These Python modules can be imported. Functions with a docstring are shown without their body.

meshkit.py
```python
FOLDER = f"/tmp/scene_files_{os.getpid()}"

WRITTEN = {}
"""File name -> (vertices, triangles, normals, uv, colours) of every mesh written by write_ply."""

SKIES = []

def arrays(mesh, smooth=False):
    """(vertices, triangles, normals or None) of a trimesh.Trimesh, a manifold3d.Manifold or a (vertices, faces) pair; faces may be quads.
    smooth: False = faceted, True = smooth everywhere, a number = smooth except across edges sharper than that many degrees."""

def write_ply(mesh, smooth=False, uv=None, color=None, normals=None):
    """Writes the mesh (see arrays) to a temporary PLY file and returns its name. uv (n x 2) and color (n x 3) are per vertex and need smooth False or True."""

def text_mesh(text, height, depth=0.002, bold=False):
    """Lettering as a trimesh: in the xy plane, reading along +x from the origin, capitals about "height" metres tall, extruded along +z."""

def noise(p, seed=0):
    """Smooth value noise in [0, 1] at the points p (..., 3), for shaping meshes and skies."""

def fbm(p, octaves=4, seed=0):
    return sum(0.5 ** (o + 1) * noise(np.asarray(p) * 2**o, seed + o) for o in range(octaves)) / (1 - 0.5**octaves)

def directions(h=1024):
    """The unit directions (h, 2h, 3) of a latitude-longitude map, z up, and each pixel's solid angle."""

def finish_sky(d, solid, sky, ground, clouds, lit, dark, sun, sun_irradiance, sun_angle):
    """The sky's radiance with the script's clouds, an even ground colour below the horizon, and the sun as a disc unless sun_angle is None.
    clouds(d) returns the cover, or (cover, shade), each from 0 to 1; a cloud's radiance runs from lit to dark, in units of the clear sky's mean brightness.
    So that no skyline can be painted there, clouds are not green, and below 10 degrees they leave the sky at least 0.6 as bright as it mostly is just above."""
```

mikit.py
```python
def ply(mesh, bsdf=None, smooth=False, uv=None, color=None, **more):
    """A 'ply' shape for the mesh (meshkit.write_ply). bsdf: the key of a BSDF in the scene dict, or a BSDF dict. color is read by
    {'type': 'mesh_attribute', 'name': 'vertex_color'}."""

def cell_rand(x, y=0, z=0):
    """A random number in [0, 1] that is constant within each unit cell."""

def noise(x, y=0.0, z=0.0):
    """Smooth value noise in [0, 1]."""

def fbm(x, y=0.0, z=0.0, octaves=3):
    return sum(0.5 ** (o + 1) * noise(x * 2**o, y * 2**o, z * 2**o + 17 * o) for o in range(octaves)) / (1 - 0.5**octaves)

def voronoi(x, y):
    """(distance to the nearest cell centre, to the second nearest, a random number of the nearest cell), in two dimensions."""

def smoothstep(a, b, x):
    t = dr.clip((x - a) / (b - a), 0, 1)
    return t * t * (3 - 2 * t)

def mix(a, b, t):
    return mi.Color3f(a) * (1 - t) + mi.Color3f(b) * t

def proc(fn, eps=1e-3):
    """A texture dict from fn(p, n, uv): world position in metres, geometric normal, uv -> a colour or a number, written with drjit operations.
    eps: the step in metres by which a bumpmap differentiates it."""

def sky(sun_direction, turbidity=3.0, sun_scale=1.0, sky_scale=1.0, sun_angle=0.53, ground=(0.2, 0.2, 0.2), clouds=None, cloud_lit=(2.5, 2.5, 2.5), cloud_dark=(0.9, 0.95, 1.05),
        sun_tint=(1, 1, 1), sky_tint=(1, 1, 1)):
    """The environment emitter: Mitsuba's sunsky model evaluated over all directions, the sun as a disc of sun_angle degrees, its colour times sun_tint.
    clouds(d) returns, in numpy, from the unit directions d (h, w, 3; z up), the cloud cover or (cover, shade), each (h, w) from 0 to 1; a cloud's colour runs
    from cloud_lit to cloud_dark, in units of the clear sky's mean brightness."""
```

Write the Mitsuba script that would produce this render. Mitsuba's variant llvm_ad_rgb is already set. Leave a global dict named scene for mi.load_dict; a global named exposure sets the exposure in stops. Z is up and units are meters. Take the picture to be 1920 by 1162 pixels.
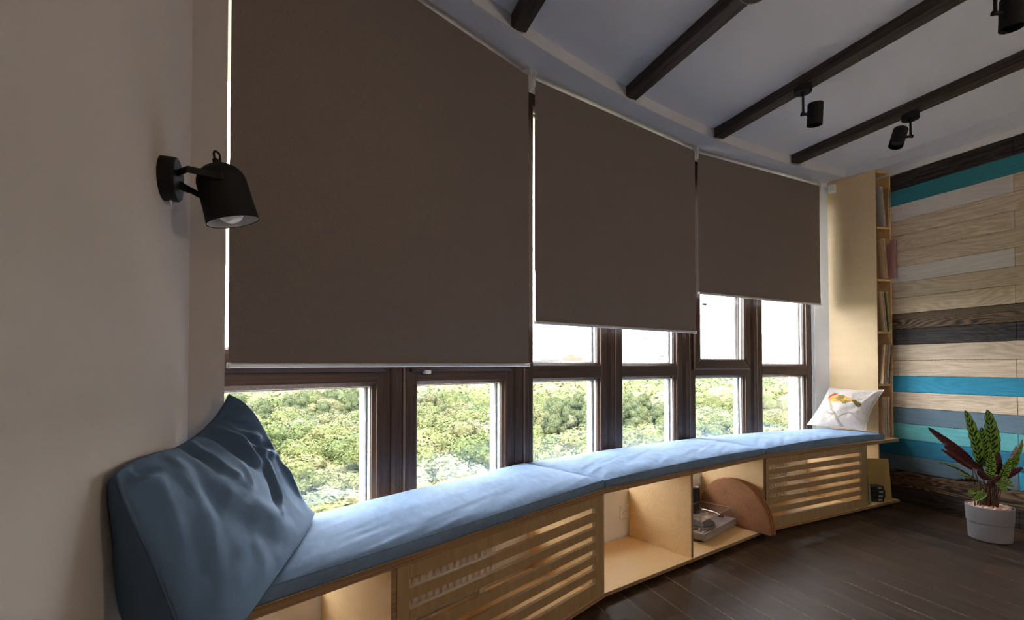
import math, random
import numpy as np, trimesh, drjit as dr, mitsuba as mi
import mikit, meshkit
from mikit import noise, fbm, cell_rand, smoothstep, mix, proc, ply
from shapely.geometry import Polygon, Point
T = mi.ScalarTransform4f
scene, labels = {'type': 'scene'}, {}
rng = np.random.default_rng(7)

# ------------------------------------------------------------------ camera, sky, exposure
YAW, PITCH, FPX = math.radians(21.5), math.radians(1.0), 900.0
EYE = np.array([0, 0, 1.05])
fwd = np.array([math.sin(YAW) * math.cos(PITCH), math.cos(YAW) * math.cos(PITCH), math.sin(PITCH)])
scene['camera'] = {'type': 'perspective', 'fov_axis': 'x', 'fov': math.degrees(2 * math.atan(960 / FPX)),
                   'near_clip': 0.05, 'far_clip': 6000.0,
                   'to_world': T().look_at(EYE.tolist(), (EYE + fwd).tolist(), [0, 0, 1]),
                   'principal_point_offset_y': -(672.29 - 581) / 1162}

def cloud_cover(d):
    n = meshkit.fbm(d * np.array([3.0, 3.0, 5.0]), 4, 3)
    return np.clip(0.86 + 0.5 * (n - 0.5), 0, 1), np.clip(0.2 + 0.6 * (n - 0.5), 0, 1)
scene['sky'] = mikit.sky([-0.45, -0.5, 0.85], turbidity=4.0, sun_scale=0.06, sky_scale=1.0, sun_angle=3.0, ground=(0.12, 0.13, 0.08),
                         clouds=cloud_cover, cloud_lit=(1.5, 1.5, 1.5), cloud_dark=(0.95, 1.0, 1.05))
exposure = 7.2

# ------------------------------------------------------------------ helpers
def u(h): h = math.radians(h); return np.array([math.sin(h), math.cos(h), 0.0])
def nrm(h): h = math.radians(h); return np.array([-math.cos(h), math.sin(h), 0.0])
UP = np.array([0, 0, 1.0])

def unique(key):
    if key not in scene and key not in labels and key not in holders: return key
    i = 1
    while f'{key}_{i:03d}' in scene or f'{key}_{i:03d}' in labels or f'{key}_{i:03d}' in holders: i += 1
    return f'{key}_{i:03d}'
holders = set()

def tag(key, label, cat, group=None, kind=None):
    labels[key] = {'label': label, 'category': cat}
    if group: labels[key]['group'] = group
    if kind: labels[key]['kind'] = kind
    return key
def thing(name, label, cat, group=None):
    key = unique(name); holders.add(key)
    return tag(key, label, cat, group)
def structure(name, mesh=None, bsdf=None, smooth=False, label=None):
    if mesh is not None: scene[name] = ply(mesh, bsdf, smooth)
    holders.add(name); labels[name] = {'kind': 'structure'}
    if label: labels[name]['label'] = label
    return name
def part(parent, name, mesh, bsdf, smooth=False, label=None, kind=None, **kw):
    key = unique(parent + '__' + name)
    scene[key] = mesh if isinstance(mesh, dict) else ply(mesh, bsdf, smooth, **kw)
    if label or kind:
        labels[key] = {}
        if label: labels[key]['label'] = label
        if kind: labels[key]['kind'] = kind
    return key
def single(name, mesh, bsdf, label, cat, group=None, smooth=False, kind=None, **kw):
    key = unique(name); scene[key] = mesh if isinstance(mesh, dict) else ply(mesh, bsdf, smooth, **kw)
    return tag(key, label, cat, group, kind)

def cat(*ms): return trimesh.util.concatenate([m for m in ms if m is not None])
def hull(pts): return trimesh.convex.convex_hull(np.asarray(pts, float))
def box(lo, hi, bev=0.0, frame=None):
    """Box lo..hi (bevelled) in the frame (origin, ex, ey, ez)."""
    lo, hi = np.minimum(lo, hi).astype(float), np.maximum(lo, hi).astype(float)
    pts = []
    b = min(bev, 0.45 * (hi - lo).min())
    for c in np.ndindex(2, 2, 2):
        p = np.where(np.array(c) == 1, hi, lo); s = np.where(np.array(c) == 1, -1.0, 1.0)
        if b > 0:
            for k in range(3):
                q = p + s * b; q[k] = p[k]; pts.append(q)
        else: pts.append(p)
    pts = np.array(pts)
    m = hull(pts)
    if frame is not None:
        o, ex, ey, ez = frame
        m.vertices = o + m.vertices[:, :1] * ex + m.vertices[:, 1:2] * ey + m.vertices[:, 2:] * ez
        if np.dot(np.cross(ex, ey), ez) < 0: m.invert()
    return m
def prism(poly, z0, z1):
    m = trimesh.creation.extrude_polygon(Polygon(poly) if not isinstance(poly, Polygon) else poly, z1 - z0, engine='earcut')
    m.apply_translation([0, 0, z0]); return m
def place(m, o, ex, ey, ez):
    m = m.copy(); v = m.vertices
    m.vertices = np.asarray(o) + v[:, :1] * ex + v[:, 1:2] * ey + v[:, 2:] * ez
    if np.dot(np.cross(ex, ey), ez) < 0: m.invert()
    return m
def basis(axis):
    z = np.asarray(axis, float); z = z / np.linalg.norm(z)
    x = np.cross(z, [0, 0, 1] if abs(z[2]) < 0.9 else [1, 0, 0]); x /= np.linalg.norm(x)
    return x, np.cross(z, x), z
def lathe(profile, o=(0, 0, 0), axis=(0, 0, 1), n=48):
    """Revolve (r, h) pairs; profile runs so that it closes the solid."""
    m = trimesh.creation.revolve(np.asarray(profile, float), sections=n)
    if m.is_watertight and m.volume < 0: m.invert()
    x, y, z = basis(axis)
    return place(m, np.asarray(o, float), x, y, z)
def cyl(p0, p1, r, n=24, r1=None, bev=0.0):
    p0, p1 = np.asarray(p0, float), np.asarray(p1, float); L = np.linalg.norm(p1 - p0); r1 = r if r1 is None else r1
    b = min(bev, L * 0.4)
    prof = [(0, 0), (r - b, 0), (r, b), (r1, L - b), (r1 - b, L), (0, L)] if b else [(0, 0), (r, 0), (r1, L), (0, L)]
    return lathe(prof, p0, p1 - p0, n)
def tube(path, r, n=10):
    path = np.asarray(path, float); rs = np.broadcast_to(r, len(path))
    t = np.gradient(path, axis=0); t /= np.linalg.norm(t, axis=1, keepdims=True)
    ref = np.array([0.31, 0.17, 0.93]); rings = []
    for p, d, q in zip(path, t, rs):
        a = np.cross(d, ref); a /= np.linalg.norm(a); b = np.cross(d, a); ang = np.arange(n) * 2 * np.pi / n
        rings.append(p + q * (np.cos(ang)[:, None] * a + np.sin(ang)[:, None] * b))
    v = np.vstack(rings + [path[:1], path[-1:]]); f = []
    for i in range(len(path) - 1):
        for j in range(n):
            a, b, c, d = i * n + j, i * n + (j + 1) % n, (i + 1) * n + (j + 1) % n, (i + 1) * n + j
            f += [[a, b, c], [a, c, d]]
    k = len(path) * n
    for j in range(n): f += [[k, (j + 1) % n, j], [k + 1, (len(path) - 1) * n + j, (len(path) - 1) * n + (j + 1) % n]]
    m = trimesh.Trimesh(v, f, process=False)
    if m.volume < 0: m.invert()
    return m
def grid_faces(n, m):
    i, j = np.meshgrid(np.arange(n - 1), np.arange(m - 1), indexing='ij')
    a = (i * m + j).ravel(); return np.stack([a, a + m, a + m + 1, a + 1], 1)

# ------------------------------------------------------------------ materials
def bsdf(name, color, rough=0.6, spec=0.4, metallic=0.0, bump=None, bump_scale=0.001, eps=1e-3, two=True, **kw):
    b = {'type': 'principled', 'base_color': {'type': 'rgb', 'value': list(color)} if not callable(color) else proc(color),
         'roughness': rough, 'specular': spec, 'metallic': metallic, **kw}
    if bump: b = {'type': 'bumpmap', 'arbitrary': proc(bump, eps), 'scale': bump_scale, 'bsdf': b}
    if two: b = {'type': 'twosided', 'bsdf': b}
    scene[name] = b
    return name

def plaster(c, v=0.03):
    def f(p, n, uv): return mi.Color3f(*c) * (1 - v + 2 * v * fbm(p.x * 3, p.y * 3, p.z * 3))
    return f
def bump_plaster(p, n, uv): return fbm(p.x * 90, p.y * 90, p.z * 90, 2)
bsdf('m_wall', plaster((0.47, 0.425, 0.39)), 0.85, 0.2)
bsdf('m_ceiling', plaster((0.60, 0.605, 0.635)), 0.9, 0.2)
bsdf('m_white_wall', plaster((0.70, 0.69, 0.66)), 0.85, 0.2)
bsdf('m_facade', plaster((0.62, 0.55, 0.44), 0.08), 0.9, 0.1)

def ply_mat(name, a, b, figure):
    def f(p, n, uv):
        g = fbm(p.x * 5 + p.z * 2, p.y * 5, p.z * 26, 3)
        w = fbm(p.x * 4.5, p.y * 4.5, p.z * 3.2, 3) * 26
        ring = smoothstep(0.0, 0.5, dr.abs(2 * (w - dr.floor(w)) - 1))
        fleck = noise(p.x * 160, p.y * 160, p.z * 60)
        return mix(a, b, 0.34 * g + figure * ring + 0.18 * fleck + (0.48 - figure) * fbm(p.x * 2, p.y * 2, p.z * 2))
    bsdf(name, f, 0.45, 0.4)
ply_mat('m_ply', (0.60, 0.405, 0.190), (0.76, 0.54, 0.285), 0.06)
ply_mat('m_ply_figured', (0.58, 0.385, 0.170), (0.75, 0.52, 0.265), 0.20)
ply_mat('m_ply_pale', (0.58, 0.42, 0.235), (0.71, 0.535, 0.325), 0.03)
def shaded_ply_edge(p, n, uv):
    g = fbm(p.x * 3, p.y * 3, p.z * 700, 2)
    return mix((0.16, 0.088, 0.045), (0.33, 0.20, 0.10), smoothstep(0.35, 0.65, g))
bsdf('m_ply_edge', shaded_ply_edge, 0.6, 0.3)  # layered edge grain, its brown darkened for the side turned from the windows
def ply_slat(p, n, uv):
    g = fbm(p.x * 70, p.y * 70, p.z * 4, 3)
    return mix((0.26, 0.165, 0.075), (0.36, 0.235, 0.115), g)
bsdf('m_slat', ply_slat, 0.5, 0.4)

def brown_frame(p, n, uv):
    g = fbm(p.x * 120, p.y * 120, p.z * 5, 3)
    return mix((0.030, 0.015, 0.010), (0.088, 0.045, 0.030), g)
bsdf('m_frame', brown_frame, 0.34, 0.5)
def brown_frame_h(p, n, uv):
    g = fbm(p.x * 5, p.y * 5, p.z * 140, 3)
    return mix((0.030, 0.015, 0.010), (0.088, 0.045, 0.030), g)
bsdf('m_frame_h', brown_frame_h, 0.38, 0.5)
bsdf('m_bead_highlight', (0.16, 0.10, 0.075), 0.22, 0.9)  # paler than the frame, the window highlight put into its colour
bsdf('m_upvc', (0.80, 0.80, 0.78), 0.35, 0.5)
bsdf('m_gasket', (0.02, 0.02, 0.02), 0.6, 0.3)
bsdf('m_spacer', (0.45, 0.46, 0.47), 0.35, 0.5, 0.6)
def beam_color(p, n, uv):
    g = fbm(p.x * 90, p.y * 6, p.z * 90, 3)
    return mix((0.014, 0.010, 0.008), (0.072, 0.050, 0.037), g)
bsdf('m_beam', beam_color, 0.55, 0.35, bump=lambda p, n, uv: fbm(p.x * 160, p.y * 6, p.z * 160, 2), bump_scale=0.0015)

def plank_mat(name, a, b, figure=0.25, sharp=0.25, fine=1.0):
    def f(p, n, uv):
        row = dr.floor((p.z - 0.1265) / 0.1218)
        off = cell_rand(row, dr.floor((p.y + 40.0) / 1.7)) * 37
        w = fbm(p.y * 1.0 + off, p.z * 7 + off, off, 3)
        fig = (w * 20 + p.z * 34) * fine
        ring = dr.abs(2 * (fig - dr.floor(fig)) - 1)
        pore = 0.6 * fbm(p.y * 22 + off, p.z * 520, off, 2) + 0.4 * noise(p.y * 6 + off, p.z * 170, off)
        t = smoothstep(0.5 - sharp, 0.5 + sharp, figure * ring + (1 - figure) * pore)
        return mix(a, b, t) * (0.84 + 0.2 * fbm(p.y * 2 + off, p.z * 3) + 0.12 * cell_rand(row, 3.0, dr.floor((p.y + 40.0) / 1.7)))
    bsdf(name, f, 0.62, 0.3, bump=lambda p, n, uv: fbm(p.y * 18, p.z * 380, 1.0, 2), bump_scale=0.0012)
plank_mat('m_plank_black', (0.008, 0.007, 0.007), (0.052, 0.040, 0.034), figure=0.15, sharp=0.22)
plank_mat('m_plank_teal', (0.030, 0.185, 0.220), (0.040, 0.215, 0.250))
plank_mat('m_plank_white', (0.53, 0.475, 0.43), (0.60, 0.55, 0.50))
plank_mat('m_plank_beige', (0.43, 0.325, 0.22), (0.61, 0.485, 0.36))
plank_mat('m_plank_brown', (0.022, 0.014, 0.010), (0.185, 0.115, 0.064), figure=0.45, sharp=0.22, fine=2.0)
plank_mat('m_plank_blue', (0.018, 0.215, 0.340), (0.028, 0.260, 0.400))
plank_mat('m_plank_slate', (0.075, 0.120, 0.155), (0.095, 0.148, 0.185))
plank_mat('m_plank_aqua', (0.075, 0.290, 0.300), (0.100, 0.345, 0.350))
plank_mat('m_plank_petrol', (0.010, 0.132, 0.215), (0.016, 0.158, 0.250))

def floor_color(p, n, uv):
    h = math.radians(1.64)
    q = p.x * math.cos(h) - p.y * math.sin(h); a = p.x * math.sin(h) + p.y * math.cos(h)
    row = dr.floor((q - 0.131) / 0.158)
    tone = cell_rand(row, dr.floor((a + 50 + 0.63 * row) / 1.1), 5)
    g = fbm(q * 60 + tone * 30, a * 2.5, tone * 9, 3)
    blot = fbm(q * 7, a * 2.2, tone * 20, 3)
    col = mix((0.021, 0.0117, 0.0070), (0.068, 0.0385, 0.0225), 0.45 * g + 0.3 * tone + 0.25 * blot)
    return col * (1 - 0.45 * smoothstep(0.60, 0.75, fbm(q * 5 + 7, a * 1.8, 3.0, 3)))
bsdf('m_floor', floor_color, 0.48, 0.30, bump=lambda p, n, uv: fbm(p.x * 70, p.y * 4, 0.0, 2), bump_scale=0.0004)
bsdf('m_seam_filler', (0.42, 0.32, 0.24), 0.7, 0.2)
bsdf('m_subfloor', (0.03, 0.02, 0.015), 0.8, 0.2)

def weave(p, n, uv):
    a = noise(p.x * 900, p.y * 900, p.z * 120); b = noise(p.x * 130, p.y * 130, p.z * 1000)
    return mi.Color3f(0.190, 0.157, 0.138) * (0.82 + 0.36 * (0.5 * a + 0.5 * b))
bsdf('m_blind', weave, 0.85, 0.15)
bsdf('m_alu', (0.55, 0.57, 0.60), 0.35, 0.5, 0.3)
bsdf('m_white_plastic', (0.75, 0.75, 0.74), 0.4, 0.5)
def blue_fabric(p, n, uv):
    a = fbm(p.x * 9, p.y * 9, p.z * 9, 4); b = noise(p.x * 700, p.y * 700, p.z * 700); c = fbm(p.x * 60, p.y * 22, p.z * 60, 3)
    return mi.Color3f(0.132, 0.198, 0.300) * (0.62 + 0.36 * a + 0.14 * b + 0.26 * c)
bsdf('m_cushion', blue_fabric, 0.9, 0.15, sheen=0.5, sheen_tint=0.5, bump=lambda p, n, uv: fbm(p.x * 260, p.y * 260, p.z * 260, 2), bump_scale=0.0008)
def pillow_fabric(p, n, uv):
    a = fbm(p.x * 7 + 3, p.y * 7, p.z * 7, 4); b = noise(p.x * 700, p.y * 700, p.z * 700)
    return mi.Color3f(0.066, 0.108, 0.168) * (0.74 + 0.40 * a + 0.14 * b)
bsdf('m_pillow', pillow_fabric, 0.9, 0.15, sheen=0.8, sheen_tint=0.5, bump=lambda p, n, uv: fbm(p.x * 200, p.y * 200, p.z * 200, 2), bump_scale=0.0008)
bsdf('m_seam', (0.06, 0.085, 0.13), 0.9, 0.1)

bsdf('m_black_metal', (0.010, 0.009, 0.009), 0.62, 0.2)
bsdf('m_lamp_inside', (0.62, 0.62, 0.62), 0.5, 0.4)
scene['m_bulb'] = {'type': 'principled', 'base_color': {'type': 'rgb', 'value': [0.8, 0.8, 0.8]}, 'roughness': 0.12, 'specular': 0.6}
scene['m_pane'] = {'type': 'thindielectric', 'int_ior': 1.75}

bsdf('m_radiator', (0.62, 0.60, 0.56), 0.4, 0.5)
bsdf('m_socket', (0.72, 0.70, 0.66), 0.4, 0.5)
bsdf('m_dark_hole', (0.03, 0.03, 0.03), 0.6, 0.3)

print('materials', len(scene))

# ------------------------------------------------------------------ the room's layout
V12, V23 = np.array([1.188, 1.871, 0]), np.array([2.585, 2.225, 0])       # corners of the bench front
SEG = {1: (V12, 64.4), 2: (V12, 75.8), 3: (V23, 85.3)}                     # origin and heading of the three bench sections
WALL_X, BACK_Y, SOFFIT, CEIL = -0.36, -3.6, 2.605, 2.672
WP = [np.array(p + (0.0,)) for p in ((-0.445, 1.6664), (0.295, 2.064), (0.97, 2.355), (1.687, 2.575), (2.409, 2.727), (3.18, 2.838), (3.87, 2.862))]
SILL, HEAD = 0.318, 2.55
RW_H = -1.5                                                                # heading of the plank wall
RW0 = np.array([4.19, 2.40, 0])
def rwall(y, inset=0.0):                                                   # point on the plank wall's face at y
    return np.array([RW0[0] - (y - RW0[1]) * math.tan(math.radians(-RW_H)) - inset, y, 0.0])
def seg_frame(s, along=0.0, off=0.0, z=0.0):
    o, h = SEG[s]; return (o + u(h) * along + nrm(h) * off + UP * z, u(h), nrm(h), UP)
def sbox(s, l, o, z, bev=0.0):                                             # box along / off / height in a bench section
    return box((l[0], o[0], z[0]), (l[1], o[1], z[1]), bev, seg_frame(s))
def spt(s, l, o):
    return (SEG[s][0] + u(SEG[s][1]) * l + nrm(SEG[s][1]) * o)[:2]

# floor slab and boards
structure('floor', box((-0.5, BACK_Y - 0.1, -0.12), (4.6, 3.3, -0.0008)), 'm_seam_filler')
hf = 1.64; fa = u(hf); fq = np.array([fa[1], -fa[0], 0])
room = Polygon([(-0.36, BACK_Y), (4.34, BACK_Y), (4.185, 2.55), (3.9, 2.75), (2.4, 2.6), (1.0, 2.25), (-0.36, 1.62)])
joint_at = {}                                                               # butt joints read from the photograph, metres along the board
for k, a in ((11, 1.965), (13, 1.66), (14, 1.73), (16, 1.50), (18, 1.53), (17, 0.86), (12, 1.32), (19, 1.00), (15, 1.12), (9, 1.78), (10, 1.42)):
    joint_at[k] = a
end_joints = []
for k in range(-4, 28):
    q0 = 0.131 + 0.158 * k
    j0 = joint_at.get(k, 0.2 + 1.1 * float(rng.random()))
    cuts, a = [j0 + 3.8], j0 + 1.9
    while a > BACK_Y - 2.5: cuts.append(a); a -= 1.9 if a > j0 + 0.1 else 1.25
    for a1, a0 in zip(cuts[:-1], cuts[1:]):
        g, ge = 0.0011, 0.0002
        quad = Polygon([(fa * a_ + fq * q_)[:2] for a_, q_ in ((a0 + ge, q0 + g), (a1 - ge, q0 + g), (a1 - ge, q0 + 0.158 - g), (a0 + ge, q0 + 0.158 - g))])
        w = quad.intersection(room)
        if w.is_empty or w.area < 0.003: continue
        if w.area > 0.999 * quad.area:
            m = box((a0 + ge, q0 + g, -0.0021), (a1 - ge, q0 + 0.158 - g, 0), 0.0009, (np.zeros(3), fa, fq, UP))
        else: m = prism(w, -0.0021, 0)
        part('floor', 'plank', m, 'm_floor')
        if w.area > 0.999 * quad.area: end_joints.append(box((a0 - 0.0011, q0 + g, -0.002), (a0 + 0.0011, q0 + 0.158 - g, 0.0002), 0.0, (np.zeros(3), fa, fq, UP)))

part('floor', 'end_joint', cat(*end_joints), 'm_subfloor', kind='stuff', label='dark butt joints between the floor boards')

# left wall, pier, back wall
structure('wall_left', box((WALL_X - 0.2, BACK_Y, 0), (WALL_X, 1.646, 2.9)), 'm_wall')
pc = SEG[1][0] + nrm(64.4) * 0.448
pa = pc + u(64.4) * ((WALL_X - pc[0]) / u(64.4)[0])                          # corner between the left wall and the pier
pb = pc + u(64.4) * (-1.409)
structure('wall_pier', prism([pa[:2] - (0.05, 0.024), pb[:2], pb[:2] + nrm(64.4)[:2] * 0.115, pa[:2] + nrm(64.4)[:2] * 0.115 - (0.05, 0.024)], 0, 2.9), 'm_wall')
structure('wall_back', box((-0.6, BACK_Y - 0.2, 0), (4.7, BACK_Y, 2.9)), 'm_wall')

# parapet under the windows and head above them
inner = [spt(1, -1.46, 0.44), spt(1, 0.044, 0.44), spt(2, 1.40, 0.44), spt(3, 0.05, 0.44), spt(3, 1.30, 0.44), (4.05, 2.74)]
outer = [(4.05, 3.0)] + [tuple(p[:2] + np.array([0.03, 0.14])) for p in WP[::-1]] + [(-0.6, 1.70)]
structure('wall_front', prism([(-0.6, 1.48)] + inner + outer, 0, SILL), 'm_white_wall')
hin = [tuple(p[:2] + np.array([0.0, -0.01])) for p in WP]
hout = [tuple(p[:2] + np.array([0.03, 0.16])) for p in WP[::-1]]
structure('wall_lintel', prism([(-0.6, 1.60)] + hin + [(4.1, 2.86), (4.1, 3.02)] + hout + [(-0.6, 1.8)], HEAD, 2.9), 'm_white_wall')
# reveal between the last window and the bookcase, pier outside, pier return at the far left
structure('wall_reveal', prism([(3.872, 2.835), (3.957, 2.772), (4.5, 2.772), (4.5, 3.02), (3.90, 3.02)], 0, 2.9), 'm_white_wall')
structure('wall_outside', prism([(3.905, 3.02), (4.5, 3.02), (4.5, 3.16), (3.952, 3.16)], -3.0, 3.5), 'm_facade')

# soffit with its curved inner edge, ceiling, flat soffit along the plank wall
CX, CY, CR = 3.883, -5.549, 8.182
arc = [(x, CY + math.sqrt(CR * CR - (x - CX) ** 2)) for x in np.linspace(-0.36, 3.978, 70)]
structure('ceiling', box((-0.6, BACK_Y - 0.2, CEIL), (4.7, 3.1, CEIL + 0.25)), 'm_ceiling')
structure('ceiling_soffit', prism(arc + [(3.978, 2.95), (3.0, 2.85), (2.0, 2.70), (0.9, 2.38), (-0.36, 1.78)], SOFFIT, CEIL + 0.01), 'm_ceiling')
structure('ceiling_band', prism([(3.978, 2.632), (4.043, 2.43), (4.075, 1.60), (4.10, 0.0), (4.20, BACK_Y), (4.6, BACK_Y), (4.6, 3.0), (3.978, 3.0)], SOFFIT, CEIL + 0.01), 'm_ceiling')

# plank wall
structure('wall_right', prism([rwall(2.9, -0.012)[:2], rwall(BACK_Y, -0.012)[:2], (4.8, BACK_Y), (4.8, 2.9)], 0, 2.9), 'm_subfloor')
rows = ['black', 'teal', 'white', 'beige', 'beige', 'beige', 'white', 'beige', 'beige', 'brown', 'black', 'beige', 'beige', 'blue', 'beige', 'slate', 'aqua', 'petrol', 'slate', 'brown', 'black']
wa = u(RW_H); wn = np.array([-wa[1], wa[0], 0])                              # along the wall towards the windows; into the room
if wn[0] > 0: wn = -wn
top = 2.5625
other = {'white': 'beige', 'slate': 'blue', 'black': 'black', 'beige': 'beige', 'aqua': 'aqua', 'teal': 'teal', 'brown': 'brown', 'blue': 'blue', 'petrol': 'petrol'}
for i, c in enumerate(rows):
    z1 = top - 0.1218 * i; z0 = z1 - 0.1218
    if i == 20: z0 = 0.0
    ends = [2.62, 1.705, -0.1, -1.9, BACK_Y] if i % 2 == 0 else [2.62, 0.82, -1.0, -2.7, BACK_Y]
    for j, (y1, y0) in enumerate(zip(ends[:-1], ends[1:])):
        proud = 0.0008 * float(rng.random())
        o = rwall(0.0); cy = math.cos(math.radians(RW_H))
        m = box((y0 / cy + 0.0008, -0.012, z0 + 0.0009), (y1 / cy - 0.0008, proud, z1 - 0.0009), 0.0022, (np.array([rwall(0)[0], 0, 0]), wa, wn, UP))
        part('wall_right', 'plank', m, 'm_plank_' + (c if j == 0 else other[c]))
ctr = [rwall(2.6)[:2], rwall(BACK_Y)[:2], rwall(BACK_Y, 0.016)[:2], rwall(2.6, 0.016)[:2]]
structure('trim_1', prism(ctr, top + 0.002, SOFFIT), 'm_white_wall', label='narrow pale moulding along the top of the plank wall')

# ceiling beams
for i, (x, y1) in enumerate(((0.835, 2.043), (1.660, 2.327), (2.505, 2.510), (3.362, 2.607), (0.01, 1.665))):
    w = 0.040
    m = box((x - w, BACK_Y, 2.612), (x + w, y1, CEIL + 0.003), 0.003)
    single('ceiling_beam', m, 'm_beam', ['dark stained wooden ceiling beam cut off by the top edge above the large blind', 'dark stained wooden ceiling beam with a round cap at the picture top, ending above the middle blind',
           'dark stained wooden ceiling beam that carries two spotlights, one near the middle and one at the top right', 'dark stained wooden ceiling beam nearest the plank wall, with one tilted spotlight',
           'dark stained wooden ceiling beam over the lamp wall, above the picture'][i], 'ceiling beam', 'dark ceiling beams running to the windows')

# ------------------------------------------------------------------ windows
def ring(w, z0, z1, o0, o1, t, fr, bev=0.004):
    """Four members round an opening, mitred look, as one mesh: u 0..w."""
    def member(pts):                                                        # quad outline in (u, z), bevelled inwards at the room side
        pts = np.array(pts, float); c = pts.mean(0)
        q = []
        for a, b in pts:
            q.append((a, o1, b))
            q.append((a, o0 + bev, b))
        sh = c + (pts - c) * (1 - 2 * bev / np.abs(pts - c).min(0).clip(bev * 3))
        for a, b in sh: q.append((a, o0, b))
        m = hull(q)
        return place(m, *fr)
    return cat(member([(0, z0), (t, z0 + t), (t, z1 - t), (0, z1)]), member([(w, z0), (w, z1), (w - t, z1 - t), (w - t, z0 + t)]))         , cat(member([(0, z0), (w, z0), (w - t, z0 + t), (t, z0 + t)]), member([(0, z1), (t, z1 - t), (w - t, z1 - t), (w, z1)]))

def pane(w0, w1, z0, z1, o, fr):
    v = np.array([(w0, o, z0), (w1, o, z0), (w1, o, z1), (w0, o, z1)], float)
    v = fr[0] + v[:, :1] * fr[1] + v[:, 1:2] * fr[2] + v[:, 2:] * fr[3]
    return trimesh.Trimesh(v, [[0, 1, 2], [0, 2, 3]], process=False)

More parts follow.
